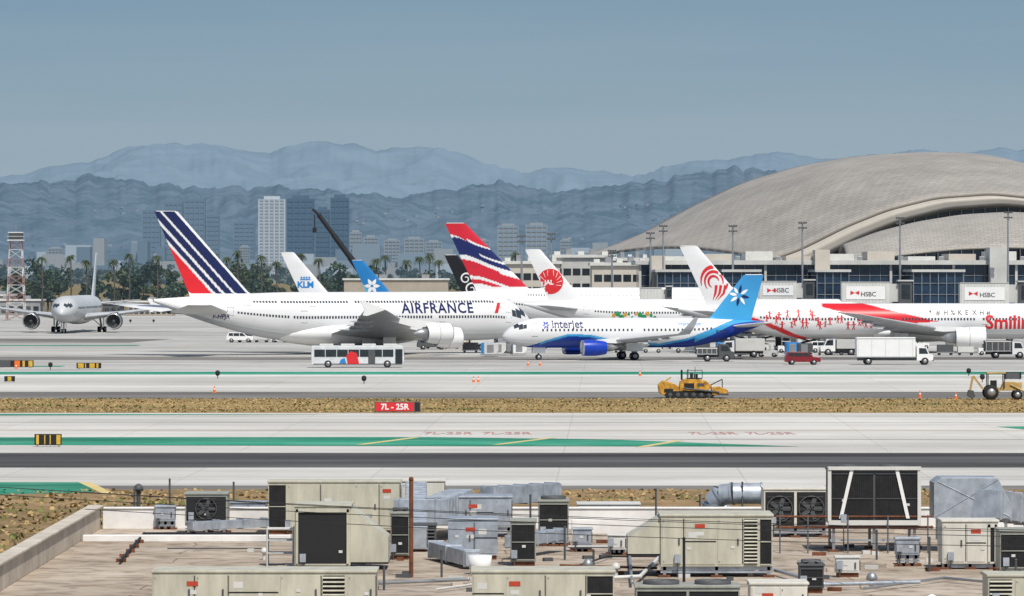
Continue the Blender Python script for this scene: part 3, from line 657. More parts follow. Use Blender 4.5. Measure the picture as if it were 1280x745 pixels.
def roofmat(name,su,sv,c1,c2,mort):
    m=bpy.data.materials.new(name); m.use_nodes=True; nt=m.node_tree; N=nt.nodes; K=nt.links; b=N['Principled BSDF']; b.inputs['Roughness'].default_value=.6; b.inputs['Specular IOR Level'].default_value=.25
    tc=N.new('ShaderNodeTexCoord'); mp=N.new('ShaderNodeMapping'); mp.inputs['Scale'].default_value=(su,sv,1); br=N.new('ShaderNodeTexBrick'); br.offset=.5
    br.inputs['Scale'].default_value=1; br.inputs['Brick Width'].default_value=1; br.inputs['Row Height'].default_value=.5; br.inputs['Mortar Size'].default_value=.035
    br.inputs['Color1'].default_value=(*c1,1); br.inputs['Color2'].default_value=(*c2,1); br.inputs['Mortar'].default_value=(*mort,1)
    K.new(tc.outputs['UV'],mp.inputs[0]); K.new(mp.outputs[0],br.inputs['Vector'])
    no=N.new('ShaderNodeTexNoise'); no.inputs['Scale'].default_value=.08; no.inputs['Detail'].default_value=5; K.new(tc.outputs['Object'],no.inputs['Vector'])
    mr=N.new('ShaderNodeMapRange'); mr.inputs['To Min'].default_value=.7; mr.inputs['To Max'].default_value=1.25; K.new(no.outputs['Fac'],mr.inputs['Value'])
    vm=N.new('ShaderNodeVectorMath'); vm.operation='SCALE'; K.new(br.outputs['Color'],vm.inputs[0]); K.new(mr.outputs[0],vm.inputs['Scale']); K.new(vm.outputs[0],b.inputs['Base Color']); return m
RM=roofmat('roof_shell_metal',60,26,(.38,.355,.315),(.325,.303,.27),(.22,.205,.185)); RM2=roofmat('roof_shell_metal_low',46,20,(.41,.385,.345),(.35,.33,.295),(.23,.215,.19))
T=empty('curved_roof_terminal')
B=[W3(p,y,1190) for p,y in((715,328),(745,316),(765,310),(800,296),(860,263),(930,230),(1000,210),(1070,198),(1150,193),(1215,194),(1290,214),(1400,250),(1560,320))]
Fl=[W3(p,y,1060) for p,y in((965,326),(1000,314),(1060,284),(1110,264),(1170,249),(1240,244),(1300,250),(1400,272),(1500,300),(1560,322))]
_,VB=loft('main_roof_shell',[B,Fl],RM,120,24,T,3.0,.6)
F2=[(p[0]+1.2,p[1]-2,p[2]-.4) for p in Fl]; F3=[(p[0]+2.5,p[1]-1.6,p[2]-2.1) for p in Fl]; F4=[(p[0]+3,p[1]+2,p[2]-2.6) for p in Fl]
LIP=mat('roof_lip_panel',(.46,.425,.37),.5,var=.08,scale=.1)
loft('roof_lip',[Fl,F2,F3,F4],LIP,120,10,T)
GL=mat('clerestory_glass',(.02,.03,.045),.15,spec=.6,var=.4,scale=.1)
F5=[(p[0]+3,p[1]+2.5,p[2]-2.4) for p in Fl]; F6=[(p[0]+3,p[1]+2.5,10) for p in Fl]
loft('clerestory_glazing',[F5,F6],GL,120,3,T)
mb=MB()
for k in range(0,40):
    x=Fl[0][0]+3+k*2.6; zt=np.interp(x-3,[p[0] for p in Fl],[p[2] for p in Fl])-2.5; mb.b2(x-.08,x+.08,1061.8,1062.3,10,zt,STEEL)
mb.obj('clerestory_mullions',T,fix=False)
G1=[W3(p,y,1052) for p,y in((1048,322),(1090,300),(1140,284),(1200,273),(1260,269),(1330,273),(1420,290),(1500,322))]
G2=[W3(p,y,1000) for p,y in((1060,330),(1100,324),(1140,319),(1200,313),(1260,311),(1330,313),(1420,319),(1500,330))]
loft('lower_roof_shell',[G1,G2],RM2,90,16,T,3.0,.4)
S1=[VB[j,int(86+j*.4)] for j in range(0,24)]
mb=MB()
for a,b in zip(S1[:-1],S1[1:]): mb.cyl(Vector(a)+Vector((0,0,.2)),Vector(b)+Vector((0,0,.2)),.4,DGREY,n=6,caps=False)
mb.obj('roof_seam',T,fix=False)
d=965; X0,X1=wx(800,d),wx(1500,d); Z=wz(331,d); mb=MB(); DBG=mat('curtain_wall_glass',(.018,.038,.07),.12,spec=.6,var=.5,scale=.25)
mb.b2(X0,X1,d,d+30,0,Z,DBG); mb.obj('concourse_glass_walls',T)
mb=MB(); FRM=mat('facade_frame',(.22,.25,.28),.5); BEI=mat('beige_fascia',(.50,.46,.40),.8,var=.08,scale=.2)
x=X0; k=0
while x<X1:
    w=.5 if k%6==0 else .08
    mb.b2(x-w/2,x+w/2,d-.25 if k%6 else d-.6,d-.003,0,Z,FRM if k%6 else LG); x+=2.1; k+=1
for z in(3.5,5.6,7.7,9.8,11.9): mb.b2(X0,X1,d-.18,d-.005,z-.05,z+.05,FRM)
mb.b2(X0,X1,d-.4,d-.004,4.2,5,LG)
mb.obj('facade_mullions_and_columns',T,fix=False)
mb=MB(); mb.b2(X0-1,X1+1,d-1.4,d+31,Z+.003,Z+.9,LG)
for k in range(14):
    x=X0+5+k*8.2; mb.b2(x,x+5.5,d+4,d+20,Z+.9,Z+1.7+.5*(k%3),BEI if k%2 else OFFW)
    mb.b2(x+6,x+7,d+1,d+2,Z+.9,Z+1.7,STEEL)
mb.b2(X0+35,X0+38,d-3,d+5,0,Z+3,BEI); mb.b2(X0+70,X0+73.5,d-3,d+5,0,Z+3.5,LG); mb.b2(X0+2,X0+5,d-3,d+5,0,Z+1.8,BEI)
mb.obj('concourse_roof_and_cores',T,.05)
mb=MB()
for a,b in((822,880),(905,950),(1022,1062),(1143,1205)):
    x0,x1=wx(a,940),wx(b,940); mb.b2(x0,x1,942,964,6,12.6,DBG); mb.b2(x0-.4,x1+.4,941.4,964,12.6,13.1,LG); mb.b2(x0-.2,x1+.2,941.6,963,5.2,6,LG)
    n_=int((x1-x0)/1.5)
    for k in range(n_+1): xx=x0+(x1-x0)*k/n_; mb.b2(xx-.06,xx+.06,941.75,942,6,12.6,FRM)
    for z in(8.2,10.4): mb.b2(x0,x1,941.8,941.95,z-.05,z+.05,FRM)
    for xx in(x0+1,x1-1): mb.b2(xx-.4,xx+.4,943,944,0,5.2,LG)
mb.obj('gate_hold_rooms',T,fix=False)
for a,b,c,d,m in((628,700,330,1120,BEI),(690,765,322,1130,LG),(740,812,332,1090,BEI),(765,812,326,1120,OFFW)):
    X0,X1=wx(a,d),wx(b,d); Z=wz(c,d); E=empty('concourse_building',(X0,d,0)); w=X1-X0; mb=MB(); mb.b2(0,w,0,25,0,Z,m); mb.obj('walls',E); mb=MB(); mb.b2(-.5,w+.5,-.6,25.5,Z+.003,Z+.7,OFFW)
    for k in range(5): mb.b2(w*(k+.2)/5,w*(k+.7)/5,5,14,Z+.7,Z+1.5+.6*(k%2),STEEL if k%2 else OFFW)
    mb.obj('roof_slab_and_plant',E); mb=MB()
    for z in(Z*.3,Z*.52,Z*.74):
        for k in range(int(w/2.2)): mb.b2(.5+k*2.2,.5+k*2.2+1.8,-.06,-.003,z,z+1.6,GLASS)
    mb.obj('windows',E,fix=False)
def jetbridge(px0,px1,yt,yb,d,lab=True):
    X0,X1=wx(px0,d),wx(px1,d); z0,z1=wz(yb,d),wz(yt,d); w=X1-X0; E=empty('jet_bridge',(X0,d,0)); mb=MB(); mb.b2(0,w*.68,0,3,z0,z1,OFFW); mb.b2(w*.3,w*.82,.25,2.75,z0+.25,z1-.25,LG)
    for k in range(int(w*.68/.6)): mb.b2(.2+k*.6,.28+k*.6,-.06,-.002,z0+.2,z1-.2,LG)
    mb.b2(0,w*.68,-.1,3.1,z1+.002,z1+.12,LG); mb.b2(w*.82,w,-.4,3.4,z0-.2,z1+.2,DGREY); mb.b2(w*.8,w*1.02,-.6,3.6,z1+.2,z1+.45,LG); mb.b2(w*.85,w*.97,-.45,-.4,z0+.8,z1-.4,GLASS)
    mb.obj('tunnel_and_cab',E); mb=MB(); mb.cyl((w*.7,1.5,.6),(w*.7,1.5,z0),.3,LG); mb.cyl((w*.1,1.5,0),(w*.1,1.5,z0),.45,LG); mb.b2(w*.6,w*.8,.6,2.4,.7,1.1,DGREY)
    for q in(-.2,3.2): mb.wheel((w*.7,1.5+(q-1.5)*.6,.6),.6,.35)
    mb.cyl((w*.9,-.4,z0-.2),(w*1.0,-2.5,0),.12,STEEL)
    mb.obj('supports_and_wheels',E)
    if lab:
        mb=MB(); mb.b2(.8,w*.62,-.09,-.065,z0+.7,z1-.7,WHITE); flat_text(mb,'HSBC',1.15,(w*.27,-.11,z0+1.25),DGREY,.02); zm=(z0+z1)/2
        for s_ in(1,-1): mb.add([(2.4,-.12,zm),(2.4+s_*.8,-.12,zm+.4),(2.4+s_*.8,-.12,zm-.4)],[(0,1,2)],RED)
        mb.obj('advert_panel',E,fix=False)
jetbridge(948,1018,352,374,880); jetbridge(1052,1140,353,379,870); jetbridge(1200,1290,354,380,870); jetbridge(800,840,360,376,900,False)
def mast(px,yt,d,k=0):
    Z=wz(yt,d); E=empty('apron_light_mast',(wx(px,d),d,0)); mb=MB(); mb.cyl((0,0,0),(0,0,Z),.3,STEEL,.15,8); mb.b2(-.8,.8,-.12,.12,Z-.1,Z+.1,STEEL); mb.b2(-.7,.7,-.12,.12,Z-1.1,Z-.98,STEEL); mb.obj('pole',E)
    mb=MB()
    for z in(Z,Z-1.05):
        for x in(-.7,-.25,.25,.7): mb.box((x,-.3,z+.12),(.34,.35,.3),DGREY)
    mb.obj('floodlights',E)
for px,yt in((829,283),(813,292),(916,283),(1003,279),(1125,273),(1260,266),(689,293),(652,296),(765,314)): mast(px,yt,955)
# ------------------------------------------------------------ vehicles
def place(name,px,py,rz=0,sc=1):
    d=gd(py); return empty(name,(wx(px,d),d,0),rz,sc)
E=place('airport_bus',447,459.5,math.radians(2)); mb=MB(); BW=mat('bus_white',(.60,.62,.63),.4,var=.12)
mb.extr([(-6.1,.4),(6.0,.4),(6.15,1.3),(6.05,2.5),(5.8,2.9),(-6,2.9),(-6.1,2.6)],-1.27,1.27,BW); mb.obj('body',E,.08); mb=MB()
for k in range(7): mb.b2(-5.7+k*1.5,-4.3+k*1.5,-1.31,1.31,1.45,2.4,GLASS)
mb.b2(4.95,5.9,-1.3,1.3,.55,2.45,GLASS); mb.b2(1.4,2.3,-1.32,-1.28,.5,2.4,DGREY); mb.extr([(6.05,1.3),(6.2,1.35),(6.1,2.5),(6.0,2.5)],-1.1,1.1,GLASS)
mb.extr([(-1.3,.5),(.2,.5),(-.1,1.9),(-.9,2.2),(-1.5,1.6)],-1.325,-1.29,RED); mb.extr([(-2.4,.6),(-1.5,.6),(-1.7,1.3),(-2.2,1.1)],-1.322,-1.29,KBLUE); mb.b2(-5.8,5.8,-1.3,-1.28,.42,.55,DGREY); mb.obj('windows_doors_livery',E); mb=MB()
for k in range(4): mb.b2(-5+k*2.8,-3.2+k*2.8,-.9,.9,2.9,3.15,OFFW)
mb.obj('roof_units',E,.05); mb=MB()
for x in(-3.9,3.9):
    for y in(-1.15,1.15): mb.wheel((x,y,.5),.5,.3)
mb.obj('wheels',E)
def suv(px,py,m,rz=0,name='parked_suv'):
    E=place(name,px,py,rz); mb=MB(); mb.extr([(-2.4,.4),(2.4,.4),(2.45,.85),(2.3,1.05),(1.3,1.15),(.6,1.75),(-2.0,1.8),(-2.35,1.2),(-2.45,.7)],-.93,.93,m); mb.obj('body',E,.07); mb=MB()
    for sd in(-1,1):
        for pl in([(-2.0,1.2),(-1.2,1.15),(-1.2,1.68),(-1.9,1.68)],[(-1.1,1.15),(-.1,1.15),(-.1,1.68),(-1.1,1.68)],[(0,1.15),(1.05,1.15),(.5,1.67),(0,1.68)]): mb.extr(pl,sd*.925,sd*.945,GLASS)
    mb.extr([(1.32,1.17),(.66,1.72),(.7,1.74),(1.38,1.18)],-.8,.8,GLASS); mb.b2(2.4,2.47,-.8,-.5,.75,.9,WHITE); mb.b2(2.4,2.47,.5,.8,.75,.9,WHITE); mb.obj('glass_and_lamps',E); mb=MB()
    for x in(-1.5,1.5):
        for y in(-.85,.85): mb.wheel((x,y,.37),.37,.25)
    mb.obj('wheels',E)
suv(1003,456,mat('dark_red_car_paint',(.20,.010,.018),.25,spec=.6),0.05,); suv(1030,441,WHITE,.1); suv(860,441,OFFW,3.1); suv(540,437,DGREY,.1); suv(300,428,WHITE,0)
def boxtruck(px,py,bm_,cm,rz=0,L=7.5,hb=3.5,name='box_truck',lift_=0):
    E=place(name,px,py,rz); mb=MB(); mb.b2(-L/2-1.2,L/2-2.4,-1.25,1.25,1.0+lift_,hb+lift_,bm_)
    mb.obj('cargo_box',E,.05); mb=MB()
    for k in range(5): x=-L/2-1.0+k*(L-1.4)/4.2; mb.b2(x-.03,x+.03,-1.28,-1.252,1.05+lift_,hb-.05+lift_,OFFW)
    mb.b2(-L/2-1.2,L/2-2.4,-1.3,-1.252,hb-.2+lift_,hb-.05+lift_,OFFW); mb.b2(-L/2-1.2,L/2-2.4,-1.29,-1.255,1.0+lift_,1.15+lift_,STEEL)
    mb.extr([(L/2-2.2,.6),(L/2,.6),(L/2+.05,1.35),(L/2-.5,1.5),(L/2-.9,2.4),(L/2-2.2,2.5)],-1.05,1.05,cm); mb.b2(-L/2-1,L/2,-.5,.5,.6,.95,DGREY)
    for sd in(-1,1): mb.extr([(L/2-1.9,1.5),(L/2-.65,1.5),(L/2-.98,2.25),(L/2-1.9,2.3)],sd*1.045,sd*1.07,GLASS)
    mb.extr([(L/2-.52,1.53),(L/2-.9,2.32),(L/2-.86,2.34),(L/2-.46,1.56)],-.9,.9,GLASS); mb.b2(L/2+.02,L/2+.12,-1,1,.5,.8,DGREY); mb.obj('cab_and_chassis',E,.04)
    mb=MB()
    for x in(-L/2+.4,L/2-1.1):
        for y in(-1,1): mb.wheel((x,y,.5),.5,.32)
    if lift_:
        for sd in(-.9,.9): mb.cyl((-L/2,sd,1),(L/2-2.6,sd,1+lift_),.08,STEEL); mb.cyl((L/2-2.6,sd,1),(-L/2,sd,1+lift_),.08,STEEL)
    mb.obj('wheels',E)
boxtruck(1123,456,WHITE,WHITE,0.03,9.2,3.75)
boxtruck(922,447,OFFW,WHITE,math.pi,5.5,2.8,'service_truck'); boxtruck(899,452,DGREY,DGREY,0,4.2,2.0,'service_truck'); boxtruck(1262,448,DGREY,WHITE,0,5,2.6,'service_truck')
boxtruck(618,438,OFFW,KBLUE,0,5,2.4,'service_truck'); boxtruck(1046,444,LG,WHITE,math.pi,5,2.4,'service_truck')
def tug(px,py,m,rz=0):
    E=place('baggage_tug',px,py,rz); mb=MB(); mb.extr([(-1.5,.3),(1.4,.3),(1.5,.9),(.4,1.0),(.3,.95),(-.6,.95),(-.6,1.1),(-1.5,1.1)],-.7,.7,m); mb.b2(-.9,.4,-.65,.65,1.75,1.82,m)
    for x in(-.8,.3):
        for y in(-.6,.6): mb.cyl((x,y,.9),(x,y,1.75),.04,DARK,n=6)
    mb.b2(-.5,-.3,-.3,.3,.95,1.4,DARK); mb.obj('tug_body',E,.03); mb=MB()
    for x in(-1,1):
        for y in(-.65,.65): mb.wheel((x,y,.32),.32,.22)
    for c in range(2):
        x=-3.4-c*3.1; mb.b2(x-1.3,x+1.3,-.75,.75,.35,.5,STEEL); mb.b2(x-1.2,x+1.2,-.7,.7,.5,1.3+.3*c,[OFFW,DGREY,KBLUE][c])
        for xx in(-.9,.9): mb.wheel((x+xx,0,.2),.2,1.3)
    mb.obj('wheels_and_carts',E)
for px,py,m in((640,441,WHITE),(590,436,YEL),(960,446,OFFW),(930,442,YEL),(985,441,WHITE),(1060,444,DGREY),(705,430,WHITE),(870,436,YEL),(350,428,WHITE),(1150,436,WHITE),(1090,438,DGREY),(815,441,OFFW),(1235,444,WHITE)): tug(px,py,m,random.uniform(-.3,.3))
def loader(px,py):
    E=place('cargo_loader',px,py,random.choice((0,math.pi))); mb=MB(); mb.b2(-4,4,-1.5,1.5,.5,.9,OFFW); mb.b2(-3,4,-1.4,1.4,2.6,2.85,STEEL)
    for sd in(-1.2,1.2): mb.cyl((-3,sd,.9),(3.5,sd,2.6),.12,DGREY); mb.cyl((3.5,sd,.9),(-3,sd,2.6),.12,DGREY); mb.b2(-3,4,sd*1.15-.02,sd*1.15+.02,3.5,3.6,YEL)
    for x in(-3,.5,4): mb.b2(x-.05,x+.05,-1.42,-1.36,2.85,3.55,YEL)
    mb.b2(-4,-3.1,-1.4,-.3,.9,2.4,GLASS); mb.obj('scissor_platform',E,.02); mb=MB()
    for x in(-3,3):
        for y in(-1.3,1.3): mb.wheel((x,y,.45),.45,.35)
    mb.obj('wheels',E)
loader(945,440); loader(720,434); loader(1010,440); loader(570,432); loader(1080,440); loader(775,436)
def container(px,py,m):
    E=place('cargo_container',px,py,random.uniform(-.2,.2)); mb=MB(); mb.extr([(-1,.4),(.6,.4),(1.1,.9),(1.1,2),(-1,2)],-.75,.75,m); mb.b2(-1.1,1.1,-.8,.8,.2,.35,STEEL); mb.b2(-.6,.4,-.78,-.752,.6,1.8,STEEL); mb.obj('shell',E,.02)
for k in range(30): container(random.choice((random.uniform(895,1070),random.uniform(895,1070),random.uniform(600,650))),random.uniform(432,446),random.choice((STEEL,OFFW,KBLUE,WHITE,DGREY,DGREY)))
# paving machine
E=place('asphalt_paver',866,497.5); mb=MB(); Yp=YEL
mb.extr([(-3.4,.5),(-2.9,.3),(-1.4,.35),(-1.4,1.2),(-2.2,1.55),(-3.0,1.75),(-3.5,1.3)],-1.2,1.2,Yp); mb.extr([(-1.4,.7),(1.4,.7),(1.9,1.2),(1.3,1.75),(.2,1.9),(-.9,1.9),(-1.3,1.6)],-1.1,1.1,Yp); mb.extr([(1.9,.3),(3.4,.35),(3.5,.8),(2.7,1.15),(1.8,1.05)],-1.3,1.3,Yp)
mb.obj('hopper_engine_screed',E,.06); mb=MB()
for sd in(-1,1):
    pts=[(-2.6,.0),(1.9,.0),(2.2,.35),(1.8,.72),(-2.5,.72),(-2.9,.35)]; mb.extr(pts,sd*1.0-.25,sd*1.0+.25,DARK)
    for k in range(6): mb.rev((-2.3+k*.78,sd*1.26-.02,.34),(0,1,0),[(0,.01),(0,.22),(.05,.22),(.05,.01)],DGREY,12)
mb.obj('crawler_tracks',E,.03); mb=MB()
mb.b2(-.6,.9,-1,1,1.9,1.98,DARK); mb.b2(.1,.5,-.3,.3,1.98,2.4,DARK); mb.b2(-.3,.0,-.9,-.3,1.98,2.5,DARK); mb.cyl((-.5,-.8,1.9),(-.5,-.8,2.9),.05,STEEL); mb.cyl((-1.1,.4,1.8),(-1.1,.4,2.8),.1,DARK); mb.cyl((.2,-.9,1.9),(.2,-.9,3.1),.04,STEEL)
for x in(-.6,.9): mb.cyl((x,-1,1.98),(x,-1,2.8),.035,DARK)
mb.b2(-.9,.1,-1.125,-1.102,.95,1.5,DARK); mb.b2(.4,1.1,-1.125,-1.102,1.2,1.5,DGREY); mb.b2(-2.9,-2.0,-1.23,-1.202,.6,.95,DARK)
mb.cyl((1.7,-1,1.3),(2.9,-1,1.9),.05,DARK); mb.cyl((2.9,-1,1.9),(2.9,-1,.9),.05,DARK)
mb.cyl((-.6,-1,2.8),(.9,-1,2.8),.035,DARK); mb.cyl((-3.2,-1.1,1.5),(-2.2,-1.1,2.1),.06,Yp); mb.cyl((2.6,-1.32,.6),(-1.0,-1.32,1.0),.1,DGREY); mb.b2(2.6,3.5,-1.6,-1.32,.3,.5,DGREY); mb.obj('platform_and_controls',E)
E=place('backhoe_loader',1252,499.5); mb=MB(); Y2=mat('backhoe_yellow',(.50,.34,.13),.5,var=.25)
mb.extr([(-.2,.9),(1.9,.9),(2.0,1.7),(.2,1.8)],-.5,.5,Y2); mb.extr([(-1.6,.7),(-.2,.7),(-.2,1.2),(-1.6,1.2)],-.6,.6,Y2); mb.extr([(-1.5,2.55),(.3,2.55),(.4,2.7),(-1.5,2.7)],-.75,.75,Y2); mb.obj('body_and_canopy',E,.04); mb=MB()
for x in(-1.4,.2):
    for y in(-.7,.7): mb.cyl((x,y,1.1),(x,y,2.6),.05,DARK,n=6)
mb.b2(-1.1,-.5,-.3,.3,1.2,1.9,DARK); mb.obj('cab_frame',E); mb=MB()
mb.wheel((-1.1,-.85,.72),.72,.45); mb.wheel((-1.1,.85,.72),.72,.45); mb.wheel((1.5,-.8,.48),.48,.35); mb.wheel((1.5,.8,.48),.48,.35); mb.obj('wheels',E); mb=MB()
mb.extr([(-1.7,1.0),(-1.9,1.0),(-2.9,2.3),(-2.7,2.4)],-.12,.12,Y2); mb.extr([(-2.7,2.4),(-2.95,2.3),(-3.2,.9),(-3.0,.9)],-.1,.1,Y2); mb.extr([(-3.3,.95),(-2.8,.9),(-2.6,.3),(-3.0,.12),(-3.4,.4)],-.35,.35,DGREY)
for y in(-.55,.55): mb.cyl((.8,y,1.5),(2.4,y,.7),.08,Y2)
mb.extr([(2.3,.15),(3.1,.12),(2.6,.5),(2.6,.95),(2.3,.9)],-1.05,1.05,Y2); mb.obj('backhoe_arm_and_bucket',E,.02)
d=gd(516.5); E=empty('runway_sign',(wx(497,d),d,0)); mb=MB(); mb.b2(-2.05,2.05,-.12,.12,.12,1.02,DGREY); mb.obj('sign_cabinet',E,.02); mb=MB(); mb.b2(-1.97,1.45,-.14,-.122,.19,.95,RED); mb.b2(1.55,1.97,-.14,-.122,.19,.95,DARK); flat_text(mb,'7L - 25R',.72,(-1.5,-.15,.34),WHITE,.02)
for x in(-1.6,0,1.6): mb.b2(x-.05,x+.05,-.05,.05,0,.12,STEEL)
mb.obj('sign_face',E,fix=False)
def sign(px,py,w,h,segs):
    d=gd(py); E=empty('taxiway_sign',(wx(px,d),d,0)); mb=MB(); mb.b2(-w/2,w/2,-.12,.12,.12,.12+h,DARK); mb.obj('sign_cabinet',E,.02); mb=MB()
    for a,b,m in segs: mb.b2(-w/2+w*a+.03,-w/2+w*b-.03,-.14,-.122,.18,.06+h,m)
    for x in(-w*.4,w*.4): mb.b2(x-.04,x+.04,-.04,.04,0,.12,STEEL)
    mb.obj('sign_face',E)
SY=mat('sign_yellow',(.6,.38,.05),.5,var=.2,scale=3)
sign(60,558.5,1.95,.8,[(.05,.18,SY),(.35,.42,SY),(.55,.62,SY),(.8,.98,SY)]); sign(111,461.5,3.2,.7,[(.05,.3,SY),(.34,.4,SY),(.52,.75,SY),(.8,.9,SY)]); sign(20,460,4.6,.9,[(.0,.35,DGREY),(.45,.62,ORANGE),(.68,.76,SY),(.85,.98,SY)]); sign(12,478,1.2,.6,[(.3,.7,SY)]); sign(1266,475,2.0,.8,[(.1,.9,DGREY)])
def tlight(px,py,h=.9,r=.3):
    d=gd(py); E=empty('airfield_light',(wx(px,d),d,0)); mb=MB(); mb.cyl((0,0,0),(0,0,h*.5),.05,DGREY); mb.rev((0,0,h*.35),(0,0,1),[(0,.1),(.1,r*.8),(.3,r),(.55,r*.85),(.65,.05)],DARK,12); mb.obj('lamp_housing',E)
for px,py in((272,473),(63,462),(455,480),(1211,470),(1228,478),(163,404),(192,404)): tlight(px,py)
def cone(px,py):
    d=gd(py); E=empty('traffic_cone',(wx(px,d),d,0)); mb=MB(); mb.b2(-.22,.22,-.22,.22,0,.04,ORANGE); mb.rev((0,0,.04),(0,0,1),[(0,.17),(.3,.11)],ORANGE,10); mb.rev((0,0,.34),(0,0,1),[(0,.11),(.13,.08)],WHITE,10); mb.rev((0,0,.47),(0,0,1),[(0,.08),(.25,.03)],ORANGE,10); mb.obj('cone_shell',E)
for px,py in((268,491),(1195,499),(592,478),(598,478),(1150,497),(660,457),(675,457),(20,461),(800,470)): cone(px,py)
# ------------------------------------------------------------ foreground rooftop
ZR=4.68
def rd(py): return F*(H-ZR)/(py-HY)
ST=(2,2,.5)
BG=mat('hvac_beige',(.48,.465,.375),.5,var=.17,scale=1.3,spec=.3,stretch=ST,detail=8); BG2=mat('hvac_cream',(.63,.61,.54),.5,var=.13,scale=1.2,stretch=ST,detail=8); BGG=mat('hvac_grey_green',(.30,.31,.27),.5,var=.16,scale=1.5,stretch=ST,detail=8); GAL=mat('galvanised_steel',(.40,.44,.49),.42,.4,var=.25,scale=2.5,detail=8); COIL=mat('condenser_coil',(.018,.018,.02),.6,var=.4,scale=4); RUST=mat('rusty_steel',(.16,.06,.03),.8,var=.4,scale=4); LBL=mat('red_label',(.45,.06,.03),.5); WW=mat('white_parapet_coating',(.74,.73,.71),.8,var=.14,scale=.8,detail=8); CP=mat('parapet_stucco',(.50,.44,.36),.9,var=.2,scale=.9,bump=.3,detail=8)
ROOFM=gmat('roof_membrane',(.30,.235,.175),(.45,.375,.295),(.55,.475,.395),.3,(1,1,1),None,streak=0)
nt=ROOFM.node_tree; N=nt.nodes; K=nt.links; b=N['Principled BSDF']; src=b.inputs['Base Color'].links[0].from_socket
br=N.new('ShaderNodeTexBrick'); br.offset=.4; br.inputs['Scale'].default_value=1; br.inputs['Brick Width'].default_value=9; br.inputs['Row Height'].default_value=1.9; br.inputs['Mortar Size'].default_value=.03; br.inputs['Color1'].default_value=(1,1,1,1); br.inputs['Color2'].default_value=(.86,.86,.87,1); br.inputs['Mortar'].default_value=(.5,.46,.42,1)
tc=N.new('ShaderNodeTexCoord'); no2=N.new('ShaderNodeTexNoise'); no2.inputs['Scale'].default_value=.5; va=N.new('ShaderNodeVectorMath'); va.operation='MULTIPLY_ADD'; va.inputs[1].default_value=(.5,.5,0); K.new(tc.outputs['Object'],no2.inputs['Vector']); K.new(no2.outputs['Color'],va.inputs[0]); K.new(tc.outputs['Object'],va.inputs[2]); K.new(va.outputs[0],br.inputs['Vector']); vm=N.new('ShaderNodeVectorMath'); vm.operation='MULTIPLY'; K.new(src,vm.inputs[0]); K.new(br.outputs['Color'],vm.inputs[1])
n3=N.new('ShaderNodeTexNoise'); n3.inputs['Scale'].default_value=1.3; n3.inputs['Detail'].default_value=9; c3=N.new('ShaderNodeMapRange'); c3.inputs['From Min'].default_value=.38; c3.inputs['From Max'].default_value=.5; c3.inputs['To Min'].default_value=.66; c3.inputs['To Max'].default_value=1; v3=N.new('ShaderNodeVectorMath'); v3.operation='SCALE'; K.new(tc.outputs['Object'],n3.inputs['Vector']); K.new(n3.outputs['Fac'],c3.inputs['Value']); K.new(vm.outputs[0],v3.inputs[0]); K.new(c3.outputs[0],v3.inputs['Scale']); K.new(v3.outputs[0],b.inputs['Base Color'])
E=empty('flat_roof_building'); XL,XR,YB,YF=-13,26,148,96
mb=MB(); mb.b2(XL,XR,YF,YB,0,ZR,CP); mb.obj('walls',E); mb=MB(); mb.add([(XL+.3,YF,ZR+.004),(XR,YF,ZR+.004),(XR,YB-.3,ZR+.004),(XL+.3,YB-.3,ZR+.004)],[(0,1,2,3)],ROOFM); mb.obj('roof_membrane',E,fix=False)
mb=MB(); mb.b2(XL,XL+.32,YF,YB,ZR+.002,ZR+.66,CP); mb.b2(XL-.06,XL+.40,YF,YB+.06,ZR+.662,ZR+.74,mat('parapet_coping',(.53,.475,.40),.8,var=.2,detail=8)); mb.obj('side_parapet',E,.02)
mb=MB(); mb.b2(XL+.4,6,YB-.3,YB,ZR+.002,ZR+.62,WW); mb.b2(6,XR,YB-.3,YB,ZR+.002,ZR+.618,WW); mb.b2(XL+.42,XR,YB-.34,YB+.04,ZR+.622,ZR+.68,WW); mb.b2(XL+.4,-6.5,YB-7.2,YB-6.9,ZR+.002,ZR+.2,WW); mb.b2(1.8,4.8,YB-3.2,YB-2.9,ZR+.004,ZR+.45,WW); mb.obj('rear_parapet',E,.02)
